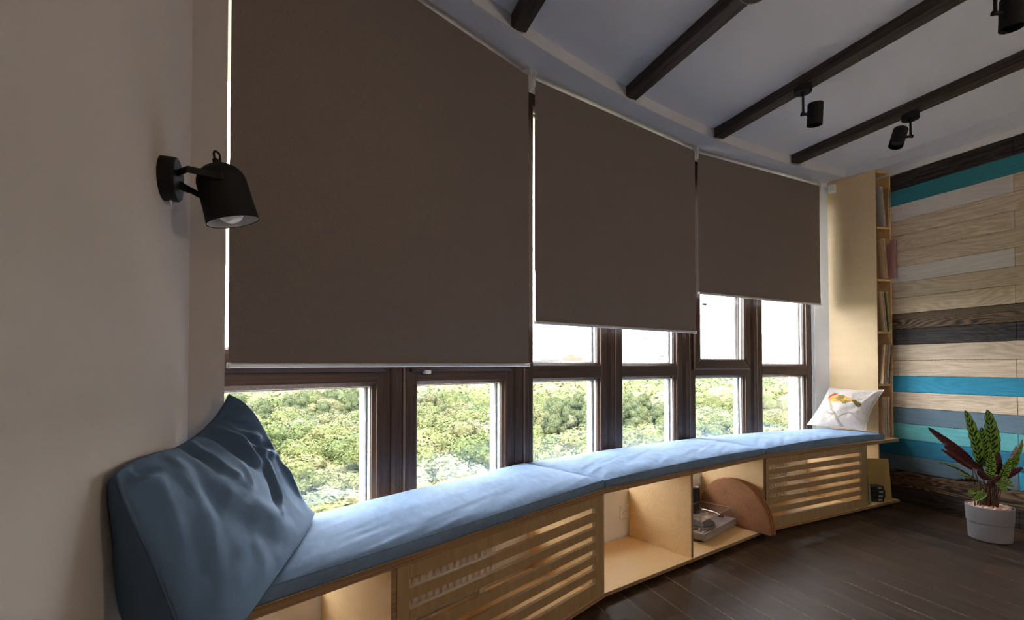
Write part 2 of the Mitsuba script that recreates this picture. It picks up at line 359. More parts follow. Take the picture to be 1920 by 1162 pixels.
win_name = ['behind the blue pillow', 'second from the lamp wall', 'third from the lamp wall', 'with the far pylon in view', 'with an opening upper sash', 'next to the bookcase']
for i in range(1, 7):
    a, b = WP[i - 1], WP[i]; L = np.linalg.norm(b - a); d = (b - a) / L; nn = np.array([-d[1], d[0], 0])
    g0 = 0.033 if i > 1 else 0.0; g1 = 0.033 if i < 6 else 0.0
    w = L - g0 - g1; fr = (a + d * g0, d, nn, UP)
    name = structure(f'window_{i}', label=f'brown wood-grain framed window {win_name[i - 1]}')
    t, tr0, tr1 = 0.066, 0.985, 1.062
    v, h = ring(w, SILL, HEAD, 0.0, 0.065, t, fr)
    part(name, 'stile', v, 'm_frame'); part(name, 'rail', h, 'm_frame_h')
    part(name, 'transom', box((t - 0.004, 0.001, tr0), (w - t + 0.004, 0.064, tr1), 0.004, fr), 'm_frame_h')
    # fields: lower, upper
    for k, (z0, z1) in enumerate(((SILL + t, tr0), (tr1, HEAD - t))):
        u0, u1 = t, w - t
        sash = (k == 1 and i in (1, 2, 5))
        if sash:                                                           # opening sash, proud of the frame
            v, h = ring(w - 0.06, tr0 + 0.045, HEAD - 0.03, -0.018, 0.05, 0.075, (fr[0] + d * 0.03, d, nn, UP), 0.006)
            part(name, 'sash_stile', v, 'm_frame'); part(name, 'sash_rail', h, 'm_frame_h')
            u0, u1, z0, z1 = 0.105, w - 0.105, tr0 + 0.12, HEAD - 0.105
        else:                                                              # glazing bead: a slope from the face back to the glass
            bv = []
            for (p0, p1, q0, q1) in (((u0, z0), (u0, z1), (u0 + 0.012, z0 + 0.012), (u0 + 0.012, z1 - 0.012)), ((u1, z1), (u1, z0), (u1 - 0.012, z1 - 0.012), (u1 - 0.012, z0 + 0.012)),
                                     ((u1, z0), (u0, z0), (u1 - 0.012, z0 + 0.012), (u0 + 0.012, z0 + 0.012)), ((u0, z1), (u1, z1), (u0 + 0.012, z1 - 0.012), (u1 - 0.012, z1 - 0.012))):
                bv.append(place(hull([(p[0], o, p[1]) for p in (p0, p1) for o in (0.010, 0.03)] + [(p[0], o, p[1]) for p in (q0, q1) for o in (0.022, 0.03)]), *fr))
            part(name, 'glazing_bead', cat(*bv), 'm_frame')
            u0, u1, z0, z1 = u0 + 0.010, u1 - 0.010, z0 + 0.010, z1 - 0.010
        po = 0.012 if sash else 0.032
        part(name, 'pane', pane(u0 - 0.008, u1 + 0.008, z0 - 0.008, z1 + 0.008, po, fr), 'm_pane', label='clear window glass')
        v, h = ring(u1 - u0 + 0.008, z0 - 0.004, z1 + 0.004, po + 0.002, po + 0.018, 0.009, (fr[0] + d * (u0 - 0.004), d, nn, UP), 0.001)
        part(name, 'spacer', cat(v, h), 'm_spacer')
        v, h = ring(u1 - u0 + 0.012, z0 - 0.006, z1 + 0.006, po + 0.018, po + 0.024, 0.014, (fr[0] + d * (u0 - 0.006), d, nn, UP), 0.001)
        part(name, 'gasket', cat(v, h), 'm_gasket')
        v, h = ring(u1 - u0 + 0.1, z0 - 0.05, z1 + 0.05, 0.0651, 0.098, 0.062, (fr[0] + d * (u0 - 0.05), d, nn, UP), 0.003)
        part(name, 'outer_frame', cat(v, h), 'm_upvc', label='white outer side of the frame')
    if i in (5,):                                                          # sash handle-side stop seen under the blind
        part(name, 'latch', box((0.115, -0.034, 1.50), (0.150, -0.018, 1.512), 0.003, fr), 'm_black_metal', label='small black latch')
    if i == 2:
        part(name, 'stay', box((0.088, -0.03, tr0 + 0.036), (0.118, 0.0, tr0 + 0.052), 0.003, fr), 'm_alu', label='small metal hinge')
for k in range(1, 6):                                                      # angle posts between the windows
    p = WP[k]; d0 = (WP[k] - WP[k - 1]); d1 = (WP[k + 1] - WP[k]); d0 /= np.linalg.norm(d0); d1 /= np.linalg.norm(d1)
    bis = d0 + d1; bis /= np.linalg.norm(bis); nb = np.array([-bis[1], bis[0], 0])
    c0, c1 = np.array(p - d0 * 0.033), np.array(p + d1 * 0.033)
    n0 = np.array([-d0[1], d0[0], 0]); n1 = np.array([-d1[1], d1[0], 0])
    body = prism([tuple((c0 + n0 * 0.008)[:2]), tuple((p - bis * 0.018 - nb * 0.012)[:2]), tuple((p + bis * 0.012 - nb * 0.012)[:2]), tuple((p + bis * 0.016 + nb * 0.002)[:2]),
                  tuple((p + bis * 0.022 - nb * 0.004)[:2]), tuple((c1 - nb * 0.004 + n1 * 0.006)[:2]), tuple((c1 + n1 * 0.075)[:2]), tuple((c0 + n0 * 0.075)[:2])], SILL, HEAD)
    structure(f'trim_{k + 1}', body, 'm_frame', label='brown angle post between two windows')
    scene_key = part(f'trim_{k + 1}', 'cover_strip', tube([p + bis * 0.026 - nb * 0.006 + UP * SILL, p + bis * 0.026 - nb * 0.006 + UP * HEAD], 0.0065, 14), 'm_bead_highlight', True)

# ------------------------------------------------------------------ roller blinds
BL_OFF = 0.448
blind_says = ['tall taupe roller blind nearest the wall lamp, lowered almost to the window transom', 'taupe roller blind in the middle, hanging between the other two', 'shortest taupe roller blind, beside the plywood bookcase']
for i, (s, l0, l1, zb0, zb1) in enumerate(((1, -1.402, -0.003, 1.047, 1.053), (2, -0.047, 1.392, 1.276, 1.284), (3, -0.082, 1.330, 1.566, 1.563))):
    fr = seg_frame(s, 0, BL_OFF)
    t = thing('roller_blind', blind_says[i], 'roller blind', 'taupe roller blinds')
    zr, R = 2.560, 0.018
    # fabric: hangs from the window side of the roller, slightly wavy sheet with thickness
    n = 40
    us = np.linspace(l0 + 0.003, l1 - 0.004, n); zs = np.linspace(0, 1, 30)
    V = []
    for side in (0.0006, -0.0006):
        for z_ in zs:
            zb = zb0 + (zb1 - zb0) * (us - l0) / (l1 - l0) + 0.012
            zz = zb + (zr - zb) * z_
            bow = 0.0025 * np.sin(3.1 * (us - l0) / (l1 - l0) * math.pi) * np.sin(math.pi * z_) + side
            edge = 0.004 * np.sin(math.pi * z_) * (np.abs((us - (l0 + l1) / 2) / (l1 - l0) * 2) ** 8)
            V.append(fr[0] + us[:, None] * fr[1] + (bow + edge)[:, None] * fr[2] + zz[:, None] * UP)
    V = np.array(V); g = grid_faces(30, n); N = 30 * n
    f = np.vstack([g[:, ::-1], g + N])
    rim = [j for j in range(n)] + [k * n + n - 1 for k in range(1, 30)] + [29 * n + j for j in range(n - 2, -1, -1)] + [k * n for k in range(28, 0, -1)]
    rim = np.array(rim); nx = np.roll(rim, -1)
    f = np.vstack([f, np.stack([rim, nx, nx + N, rim + N], 1)])
    part(t, 'fabric', (V.reshape(-1, 3), f), 'm_blind', 20)
    roll = cyl(fr[0] + fr[1] * (l0 + 0.006) + UP * zr + fr[2] * R, fr[0] + fr[1] * (l1 - 0.006) + UP * zr + fr[2] * R, R, 28)
    part(t, 'roller', roll, 'm_blind', 30)
    p0 = fr[0] + fr[1] * (l0 + 0.004) + UP * zb0; p1 = fr[0] + fr[1] * (l1 - 0.004) + UP * zb1
    ex = (p1 - p0) / np.linalg.norm(p1 - p0); ez = np.cross(ex, fr[2]); ez = ez if ez[2] > 0 else -ez
    part(t, 'bottom_bar', box((0, -0.007, 0), (np.linalg.norm(p1 - p0), 0.007, 0.016), 0.004, (p0, ex, fr[2], ez)), 'm_alu', label='pale grey metal bottom bar')
    for e, (lx, sg) in enumerate(((l0, -1), (l1, 1))):
        part(t, 'end_cap', box((-0.004, -0.0085, -0.001), (0.004, 0.0085, 0.017), 0.002, ((p0, p1)[e], ex, fr[2], ez)), 'm_white_plastic')
        bk = cat(box((lx - 0.002 + 0.004 * sg, -0.012, zr - 0.035), (lx + 0.002 + 0.004 * sg, 0.055, SOFFIT), 0.001, fr), box((lx - 0.012, -0.012, SOFFIT - 0.003), (lx + 0.012, 0.055, SOFFIT), 0.001, fr),
                 cyl(fr[0] + fr[1] * (lx - 0.003 * sg) + UP * zr + fr[2] * R, fr[0] + fr[1] * (lx + 0.012 * sg) + UP * zr + fr[2] * R, 0.019, 24))
        part(t, 'bracket', bk, 'm_white_plastic', 40)

# ------------------------------------------------------------------ window bench
TOPZ, TH = 0.503, 0.024
def seat(parts_at, name, label, poly, z0=TOPZ - TH, z1=TOPZ):
    pass
bench_says = ['near section of the birch plywood window bench, against the lamp wall', 'middle section of the birch plywood window bench with two open cubbies', 'far section of the birch plywood window bench, ending at the plank wall']
BACK = 0.455
end_l = {1: (-1.70, -0.0), 2: (0.0, 1.442), 3: (0.0, 1.50)}
poly_seat = {1: [spt(1, -1.710, 0), spt(1, 0, 0), spt(1, 0.045, BACK), spt(1, -1.480, BACK)],
             2: [spt(2, 0, 0), tuple(V23[:2]), spt(3, 0.036, BACK), spt(2, -0.045, BACK)],
             3: [spt(3, 0, 0), spt(3, 1.540, 0), spt(3, 1.600, 0.30), (4.06, 2.745), spt(3, 1.33, BACK), spt(3, -0.036, BACK)]}
poly_seat[1][0] = (WALL_X, float(V12[1] + (WALL_X - V12[0]) / math.tan(math.radians(64.4))))
p_ = SEG[1][0] + nrm(64.4) * BACK; poly_seat[1][3] = (WALL_X, float(p_[1] + (WALL_X - p_[0]) / math.tan(math.radians(64.4))))
benches = {}
def shrink(poly, d=0.0006): return Polygon(poly).buffer(-d, join_style=2)
for s in (1, 2, 3):
    b = benches[s] = thing('window_bench', bench_says[s - 1], 'bench', 'plywood window bench sections')
    pl = shrink(poly_seat[s])
    core = prism(pl, TOPZ - TH, TOPZ)
    part(b, 'seat_board', core, 'm_ply_edge' if False else 'm_ply')
    base = Polygon(poly_seat[s]).buffer(-0.0006, join_style=2)
    if s == 2: base = base.intersection(Polygon([spt(2, 0, -0.1), spt(2, 1.44, -0.1), spt(2, 1.44, 0.43), spt(2, -0.05, 0.43)]))
    else: base = base.difference(Polygon([spt(s, -3, 0.425), spt(s, 3, 0.425), spt(s, 3, 1), spt(s, -3, 1)])) if s == 1 else base
    part(b, 'base_board', prism(base, 0.018, 0.035), 'm_ply')
    plinth = base.buffer(-0.035, join_style=2)
    part(b, 'plinth', prism(plinth, 0.0, 0.018), 'm_dark_hole')  # inset support, its dark colour standing for the shade under the bench
for s_, (e0, e1) in {1: (-1.711, -0.001), 2: (0.001, 1.441), 3: (0.001, 1.539)}.items():   # laminated board edges, the shade of their room side put into the brown
    fr_ = seg_frame(s_)
    e0 = e0 if s_ != 1 else (WALL_X - V12[0]) / u(64.4)[0] + 0.002
    part(benches[s_], 'board_edge', box((e0, -0.0012, TOPZ - TH + 0.0004), (e1, 0.0004, TOPZ - 0.0004), 0.0, fr_), 'm_ply_edge', label='laminated front edge, shade put into its brown')
    part(benches[s_], 'board_edge', box((e0, -0.0012, 0.0184), (e1, 0.0004, 0.0346), 0.0, fr_), 'm_ply_edge', label='laminated front edge, shade put into its brown')
def upright(s, l, o0=0.006, o1=0.43, thick=0.017, z0=0.035, z1=TOPZ - TH, label=None, mat='m_ply'):
    k_ = part(benches[s], 'partition', sbox(s, (l - thick / 2, l + thick / 2), (o0, o1), (z0, z1), 0.0008), mat, label=label)
    part(k_, 'edge', sbox(s, (l - thick / 2 + 0.0004, l + thick / 2 - 0.0004), (o0 - 0.001, o0 + 0.0004), (z0, z1)), 'm_ply_edge', label='laminated front edge, shade put into its brown')
upright(1, -1.103); upright(1, -0.014, 0.022)
upright(2, 0.669, mat='m_ply_figured'); upright(2, 1.426)
upright(3, 0.012, 0.022); upright(3, 1.100, 0.022, 0.43); upright(3, 1.470, 0.10, 0.43)

# grilles in front of the radiators
def grille(s, l0, l1, label):
    t = thing('radiator_grille', label, 'grille', 'slatted plywood radiator grilles')
    o = (0.002, 0.019)
    z1, z0 = TOPZ - TH - 0.002, 0.037
    gaps = [(0.434, 0.4055), (0.3725, 0.345), (0.312, 0.2845), (0.2505, 0.2235), (0.190, 0.163), (0.1285, 0.1015)]
    st = 0.043 if s == 1 else 0.032
    part(t, 'stile', sbox(s, (l0, l0 + st), o, (z0, z1), 0.0012), 'm_slat')
    part(t, 'stile', sbox(s, (l1 - 0.072, l1), o, (z0, z1), 0.0012), 'm_slat')
    a, b = l0 + st, l1 - 0.072
    part(t, 'rail', sbox(s, (a, b), o, (gaps[0][0], z1), 0.0012), 'm_slat')
    for (ga, gb), (gc, gd) in zip(gaps[:-1], gaps[1:]):
        part(t, 'slat', sbox(s, (a, b), o, (gc, gb), 0.0012), 'm_slat')
    part(t, 'rail', sbox(s, (a, b), o, (z0, gaps[-1][1]), 0.0012), 'm_slat')
    return t
grille(1, -1.094, -0.004, 'large slatted plywood grille under the nearest cushion')
grille(3, 0.004, 1.118, 'slatted plywood grille at the far end of the bench, right of the brown cork discs')

# radiators behind the grilles
def radiator(s, l0, l1, label):
    t = thing('radiator', label, 'radiator', 'white radiators behind the grilles')
    zb, zt = 0.10, 0.425
    n = int((l1 - l0) / 0.034)
    pts = [(l0, 0.345)]
    for k in range(n):
        x = l0 + (k + 0.5) * (l1 - l0) / n; w = (l1 - l0) / n
        pts += [(x - w * 0.36, 0.345), (x - w * 0.22, 0.334), (x + w * 0.22, 0.334), (x + w * 0.36, 0.345)]
    pts += [(l1, 0.345), (l1, 0.36), (l0, 0.36)]
    fr = seg_frame(s)
    part(t, 'front_panel', place(prism(pts, zb, zt), *fr), 'm_radiator')
    part(t, 'rear_panel', sbox(s, (l0, l1), (0.395, 0.408), (zb, zt), 0.002), 'm_radiator')
    slots = [sbox(s, (l0, l1), (0.338, 0.341), (zt + 0.001, zt + 0.004))]
    top = [sbox(s, (l0, l1), (0.345, 0.351), (zt, zt + 0.006), 0.001), sbox(s, (l0, l1), (0.402, 0.408), (zt, zt + 0.006), 0.001)]
    for k in range(int((l1 - l0) / 0.03)):
        x = l0 + 0.015 + 0.03 * k; top.append(sbox(s, (x - 0.009, x + 0.009), (0.351, 0.402), (zt + 0.001, zt + 0.005)))
    part(t, 'top_grid', cat(*top), 'm_radiator')
    part(t, 'side_cover', sbox(s, (l1 - 0.002, l1 + 0.002), (0.340, 0.41), (zb + 0.01, zt + 0.004)), 'm_radiator')
    part(t, 'side_cover', sbox(s, (l0 - 0.002, l0 + 0.002), (0.340, 0.41), (zb + 0.01, zt + 0.004)), 'm_radiator')
    for x in (l0 + 0.06, l1 - 0.06):
        part(t, 'foot', sbox(s, (x - 0.015, x + 0.015), (0.36, 0.395), (0.035, zb + 0.02), 0.002), 'm_radiator')
    return t
r1 = radiator(1, -1.02, -0.36, 'white ribbed radiator behind the near slatted grille')
r3 = radiator(3, 0.10, 0.72, 'white ribbed radiator behind the far slatted grille')
fr = seg_frame(3)
P = lambda l, o, z: fr[0] + fr[1] * l + fr[2] * o + UP * z
part(r3, 'pipe', tube([P(0.05, 0.30, 0.087), P(0.30, 0.30, 0.090), P(0.62, 0.30, 0.094), P(0.66, 0.305, 0.094), P(0.66, 0.345, 0.12)], 0.009, 12), 'm_radiator', 40, label='white heating pipe')
part(r3, 'valve', cyl(P(0.215, 0.30, 0.089), P(0.255, 0.30, 0.0895), 0.014, 18, bev=0.003), 'm_alu', 40)

# ------------------------------------------------------------------ seat cushions
def cushion(name, label, quad, z0, hedge, dome, seed, n=130, m=60, wr=0.004, swell=0.0):
    """A boxed cushion over the quad (front-left, front-right, back-right, back-left): grid top, rounded sides, flat bottom."""
    q = np.array(quad, float)
    s = np.linspace(0, 1, n); t = np.linspace(0, 1, m)
    s = 0.5 - 0.5 * np.cos(np.pi * s) * (0.55 + 0.45 * np.abs(np.cos(np.pi * s))) ; t = 0.5 - 0.5 * np.cos(np.pi * t) * (0.55 + 0.45 * np.abs(np.cos(np.pi * t)))
    S, Tt = np.meshgrid(s, t, indexing='ij')
    xy = (1 - S)[..., None] * (1 - Tt)[..., None] * q[0] + S[..., None] * (1 - Tt)[..., None] * q[1] + S[..., None] * Tt[..., None] * q[2] + (1 - S)[..., None] * Tt[..., None] * q[3]
    W = np.linalg.norm(q[1] - q[0]); D = np.linalg.norm(q[3] - q[0])
    e = np.minimum(np.minimum(S, 1 - S) * W, np.minimum(Tt, 1 - Tt) * D)
    rise = 1 - np.exp(-e / 0.030)
    domey = (np.clip(np.minimum(Tt, 1 - Tt) * 2.2, 0, 1) ** 0.6) * (np.clip(np.minimum(S, 1 - S) * 6, 0, 1) ** 0.6)
    p3 = np.stack([xy[..., 0] * 1.0, xy[..., 1] * 1.0, np.full_like(S, seed * 3.1)], -1)
    w1 = meshkit.fbm(p3 * np.array([6, 6, 1]), 3, seed) - 0.5
    diag = (xy[..., 0] * 0.8 + xy[..., 1] * 0.6); perp = (-xy[..., 0] * 0.6 + xy[..., 1] * 0.8)
    w2 = meshkit.noise(np.stack([diag * 5, perp * 42, np.full_like(S, 2.0 + seed)], -1), seed) - 0.5
    w3 = meshkit.noise(np.stack([S * W * 26 + 2 * w1, Tt * D * 3, np.full_like(S, 7.0 + seed)], -1), seed) - 0.5
    near_front = np.exp(-Tt * D / 0.16) + 0.4 * np.exp(-np.minimum(S, 1 - S) * W / 0.12)
    Z = hedge - 0.010 + 0.010 * rise + dome * domey + (wr * w1 * 1.6 + wr * 1.5 * w2 * (0.12 + near_front)) * rise
    Z = Z + swell * np.sin(np.pi * S) ** 0.8 * (0.35 + 0.65 * np.clip(1 - Tt * 1.5, 0, 1)) + wr * 1.3 * w3 * np.exp(-Tt * D / 0.05) * rise
    if seed == 1: Z = Z - 0.020 * np.exp(-(S / 0.28) ** 4) * domey
    top = np.concatenate([xy, (z0 + Z)[..., None]], -1).reshape(-1, 3)
    rim = [i * m for i in range(n)] + [(n - 1) * m + j for j in range(1, m)] + [i * m + m - 1 for i in range(n - 2, -1, -1)] + [j for j in range(m - 2, 0, -1)]
    rim = np.array(rim); c = xy.reshape(-1, 2).mean(0); k = len(rim)
    edge = top[rim]; tang = np.roll(edge, -1, 0) - np.roll(edge, 1, 0); out = np.stack([tang[:, 1], -tang[:, 0]], 1); out /= np.linalg.norm(out, axis=1, keepdims=True) + 1e-9
    rings = [top]; V = top; F = [grid_faces(n, m)]
    prev = rim; off = len(top)
    wob = 0.0015 * (meshkit.noise(np.stack([np.arange(k) * 0.23, np.zeros(k), np.full(k, seed)], -1), seed) - 0.5) * 2
    for b, zf in ((0.004, 0.86), (0.0055, 0.55), (0.004, 0.2), (0.0, 0.0), (-0.02, -0.001)):
        r = np.concatenate([edge[:, :2] + out * (b + wob[:, None]), (z0 + (edge[:, 2] - z0) * max(zf, 0.0))[:, None]], 1)
        if zf < 0: r[:, 2] = z0
        V = np.vstack([V, r]); idx = np.arange(k) + off
        F.append(np.stack([prev, idx, np.roll(idx, -1), np.roll(prev, -1)], 1)); prev = idx; off += k
    V = np.vstack([V, [[c[0], c[1], z0]]])
    tri = np.vstack([np.vstack([f[:, [0, 1, 2]], f[:, [0, 2, 3]]]) for f in F] + [np.stack([prev, np.full(k, off), np.roll(prev, -1)], 1)])
    msh = trimesh.Trimesh(V, tri, process=False)
    if msh.volume < 0: msh.invert()
    t_ = thing(name, label, 'seat cushion', 'blue seat cushions on the window bench')
    part(t_, 'cover', msh, 'm_cushion', True)
    # piping along the top edge and a seam round the foot
    loop = np.vstack([edge, edge[:1]]); loop = loop[::2] if len(loop) % 2 else loop
    loop = np.vstack([loop, loop[:1]])
    o2 = np.vstack([out[::1], out[:1]])
    part(t_, 'piping', tube(loop[:-1] + np.array([0, 0, -0.0005]), 0.0022, 6), 'm_cushion', True)
    return t_
def c2(p): return np.array(p[:2], float)
cushion('seat_cushion', 'long blue seat cushion nearest the camera, under the big blue pillow', [c2((WALL_X + 0.012, 1.140)), c2(spt(1, -0.008, 0.004)), c2(spt(1, 0.038, 0.522)), c2((WALL_X + 0.012, 1.628))], TOPZ, 0.048, 0.016, 1, wr=0.0035)
cushion('seat_cushion', 'blue seat cushion in the middle, over the two open cubbies', [c2(spt(2, 0.006, 0.003)), c2(spt(2, 1.434, 0.003)), c2(spt(2, 1.474, 0.525)), c2(spt(2, -0.042, 0.525))], TOPZ, 0.044, 0.014, 2, wr=0.005, swell=0.012)
cushion('seat_cushion', 'blue seat cushion at the far end, under the bird pillow', [c2(spt(3, 0.006, 0.003)), c2(spt(3, 1.395, 0.030)), c2((3.935, 2.765)), c2(spt(3, -0.036, 0.525))], TOPZ, 0.044, 0.008, 3, wr=0.005, swell=0.018)

# ------------------------------------------------------------------ wall lamp
lamp = thing('wall_lamp', 'black metal wall lamp with a domed shade and white bulb, on the left wall', 'wall lamp')
LB = np.array([WALL_X, 1.372, 1.503])
R_ = 0.0520
part(lamp, 'wall_plate', lathe([(0, 0), (R_, 0), (R_, 0.029), (R_ - 0.003, 0.032), (0, 0.032)], LB, (1, 0, 0), 56), 'm_black_metal', 40)
part(lamp, 'switch', cat(cyl(LB + (0.016, 0, -R_ + 0.003), LB + (0.016, 0.0, -R_ - 0.006), 0.0035, 12), cyl(LB + (0.016, 0, -R_ - 0.004), LB + (0.018, 0.002, -R_ - 0.018), 0.0016, 10)), 'm_alu', 40, label='small metal toggle switch')
SC = np.array([-0.2415, 1.400, 1.517])                                        # pivot of the shade
ax = np.array([-0.10, 0.03, 0.99]); ax[0] = -0.26; ax[1] = -0.05; ax /= np.linalg.norm(ax)   # from the opening to the crown
rs = 0.060
H0 = -0.098                                                                  # opening, measured along the axis from the pivot
prof_out = [(rs + 0.0015, H0), (rs - 0.001, H0 + 0.04), (rs - 0.003, 0.0)] + [((rs - 0.003) * math.cos(a), 0.050 * math.sin(a)) for a in np.linspace(0.12, math.pi / 2, 14)]
prof_in = [((rs - 0.0045) * math.cos(a), 0.0485 * math.sin(a)) for a in np.linspace(math.pi / 2, 0.12, 14)] + [(rs - 0.0045, 0.0), (rs - 0.0005, H0 + 0.001)]
prof_out[-1] = (0, 0.050); prof_in[0] = (0, 0.0485)
part(lamp, 'shade', lathe(prof_out + prof_in + [prof_out[0]], SC, ax, 64), 'm_black_metal', 40)
lin = [((rs - 0.0049) * math.cos(a), 0.0481 * math.sin(a)) for a in np.linspace(math.pi / 2, 0.12, 14)] + [(rs - 0.0049, 0.0), (rs - 0.0007, H0 + 0.0015)]
lin[0] = (0, 0.0481)
part(lamp, 'shade_lining', lathe(lin, SC, ax, 64), 'm_lamp_inside', True, label='white inside of the shade')
bz = H0 - 0.003
bulb = [(0, bz)] + [(0.031 * math.sin(a), bz + 0.031 - 0.031 * math.cos(a)) for a in np.linspace(0.15, 2.2, 16)] + [(0.016, bz + 0.066), (0.0135, bz + 0.078), (0.0135, bz + 0.10), (0, bz + 0.10)]
part(lamp, 'bulb', lathe(bulb, SC, ax, 40), 'm_bulb', 40, label='white globe bulb')
# two flat arms fork from the plate to both sides of the shade
perp = np.cross(ax, (1, 0, 0)); perp /= np.linalg.norm(perp)
if perp[1] > 0: perp = -perp                                                 # towards the camera
def bar(pts, wz, th):
    pts = np.asarray(pts, float); ms = []
    for a, b in zip(pts[:-1], pts[1:]):
        ex = b - a; L = np.linalg.norm(ex); ex /= L; ey = np.cross(UP, ex); ey /= np.linalg.norm(ey); ez = np.cross(ex, ey)
        ms.append(box((-0.002, -th / 2, -wz / 2), (L + 0.002, th / 2, wz / 2), 0.0008, (a, ex, ey, ez)))
    return cat(*ms)
near = SC + perp * (rs + 0.002); far = SC - perp * (rs + 0.002)
part(lamp, 'arm', bar([LB + (0.031, -0.012, 0.012), LB + (0.062, -0.056, 0.010), near + (0.012, 0, 0)], 0.016, 0.003), 'm_black_metal')
part(lamp, 'arm', bar([LB + (0.031, 0.012, -0.006), LB + (0.062, 0.058, -0.012), far + (0.012, 0, 0)], 0.016, 0.003), 'm_black_metal')
for q in (near, far):
    sgn = 1 if q is near else -1
    part(lamp, 'pivot_knob', cyl(q - perp * 0.003 * sgn, q + perp * 0.006 * sgn, 0.0095, 20, bev=0.0015), 'm_black_metal', 40)
crown = SC + ax * 0.048
part(lamp, 'cord_grip', cyl(crown, crown + ax * 0.014, 0.007, 16, bev=0.0015), 'm_black_metal', 40)
e1 = np.array([1.0, 0, 0])
cord = [crown + ax * 0.010, crown + ax * 0.024, crown + ax * 0.034 + (0.003, 0.004, 0), crown + ax * 0.037 + (0.008, 0.012, 0.0), crown + ax * 0.028 + (0.011, 0.020, 0), crown + (0.008, 0.030, -0.01), SC + np.array([0.0, 0.070, 0.0]), LB + (0.075, 0.045, -0.016), LB + (0.034, 0.02, -0.014)]
cp = np.array(cord); tt = np.linspace(0, len(cp) - 1, 60)
from scipy.interpolate import CubicSpline
cord = CubicSpline(np.arange(len(cp)), cp)(tt)
part(lamp, 'cord', tube(cord, 0.0026, 10), 'm_black_metal', True, label='black cable loop')

# ------------------------------------------------------------------ unseen globe lamps, placed to light the blinds, ceiling and right wall
bsdf('m_globe', (0.85, 0.82, 0.78), 0.5, 0.3)
GLOW = (0.135, 0.112, 0.090)
for k, (x, y, z) in enumerate(((0.9, -1.7, 1.95), (3.0, -1.5, 1.80))):
    t = thing('globe_lamp', f'unseen lit globe lamp behind the camera, placed to light the room, {["left", "right"][k]} one', 'pendant lamp', 'unseen globe lamps behind the camera')
    g = trimesh.creation.icosphere(subdivisions=3, radius=0.17); g.apply_translation((x, y, z))
    gd = ply(g, 'm_globe', True); gd['emitter'] = {'type': 'area', 'radiance': {'type': 'rgb', 'value': [c * (0.55, 3.1)[k] for c in GLOW]}}
    part(t, 'globe', gd, None)
    part(t, 'cord', cyl((x, y, z + 0.17), (x, y, CEIL - 0.025), 0.003, 8), 'm_black_metal')
    part(t, 'canopy', cyl((x, y, CEIL - 0.028), (x, y, CEIL - 0.001), 0.045, 32, bev=0.003), 'm_black_metal', 40)

# ------------------------------------------------------------------ ceiling spotlights
def spot(label, x, y, stem, side, aim, z=2.612, lit=None):
    t = thing('ceiling_spotlight', label, 'spotlight', 'black ceiling spotlights on the beams')
    b = np.array([x, y, z])
    part(t, 'mount', lathe([(0, 0), (0.044, 0), (0.044, 0.030), (0.042, 0.032), (0, 0.032)], b - UP * 0.032, UP, 48), 'm_black_metal', 40)
    e = b - UP * (0.032 + stem)
    part(t, 'stem', cat(cyl(b - UP * 0.030, b - UP * 0.046, 0.010, 20, bev=0.002), cyl(b - UP * 0.03, e - UP * 0.006, 0.0062, 16)), 'm_black_metal', 40)
    side = np.asarray(side, float); side /= np.linalg.norm(side)
    part(t, 'joint', cat(cyl(e - side * 0.010, e + side * 0.030, 0.0075, 16, bev=0.001), cyl(e - side * 0.011, e - side * 0.006, 0.010, 16)), 'm_black_metal', 40)
    aim = np.asarray(aim, float); aim /= np.linalg.norm(aim)
    c = e + side * (0.030 + 0.036)
    L, r = 0.118, 0.0385
    part(t, 'head', lathe([(0, -L / 2), (r - 0.002, -L / 2), (r, -L / 2 + 0.002), (r, L / 2), (r - 0.002, L / 2), (r - 0.002, L / 2 - 0.03), (0, L / 2 - 0.03)], c, aim, 48), 'm_black_metal', 40)
    part(t, 'lamp_face', lathe([(0, L / 2 - 0.029), (r - 0.0025, L / 2 - 0.029), (r - 0.0025, L / 2 - 0.026), (0, L / 2 - 0.026)], c, aim, 32), 'm_dark_hole', label='dark unlit lamp face inside the head')
    return t, c + aim * (L / 2 - 0.02), aim
CR_, CF_ = np.array([math.cos(YAW), -math.sin(YAW), 0]), np.array([math.sin(YAW), math.cos(YAW), 0])
spot('black ceiling spotlight hanging nearest the middle blind, its cylinder upright', 2.482, 1.872, 0.122, CR_ * 1.0 + CF_ * 0.0, (0.05, 0.10, -1.0))
spot('black ceiling spotlight nearest the plank wall, its cylinder tilted to the left', 3.372, 1.835, 0.105, -CR_ + 0.25 * CF_, -0.36 * CR_ + UP * -0.9 - 0.1 * CF_)
spot('black ceiling spotlight cut off by the top right of the picture', 2.482, 1.05, 0.122, CR_ * 1.0, (0.03, 0.05, -1.0))
t_, fc, am = spot('black ceiling spotlight, out of view above the picture, placed to light the lamp wall', 0.835, 1.15, 0.10, (0, -1, 0), np.array([-0.36, 1.15, 1.15]) - np.array([0.835, 1.05, 2.47]))
f_ = lathe([(0, 0.0), (0.030, 0.0), (0.030, 0.002), (0, 0.002)], fc, am, 24)
fd = ply(f_, 'm_lamp_inside'); fd['emitter'] = {'type': 'area', 'radiance': {'type': 'rgb', 'value': [0.42, 0.30, 0.20]}}  # unseen lamp above the view, warms the lamp wall
part(t_, 'bulb', fd, None)
cap = thing('smoke_detector', 'small round dark detector on a beam at the top edge of the picture', 'detector')
part(cap, 'disc', lathe([(0, 0), (0.055, 0), (0.057, 0.003), (0.057, 0.020), (0, 0.020)], (1.652, 1.452, 2.592), UP, 40), 'm_beam', 40)
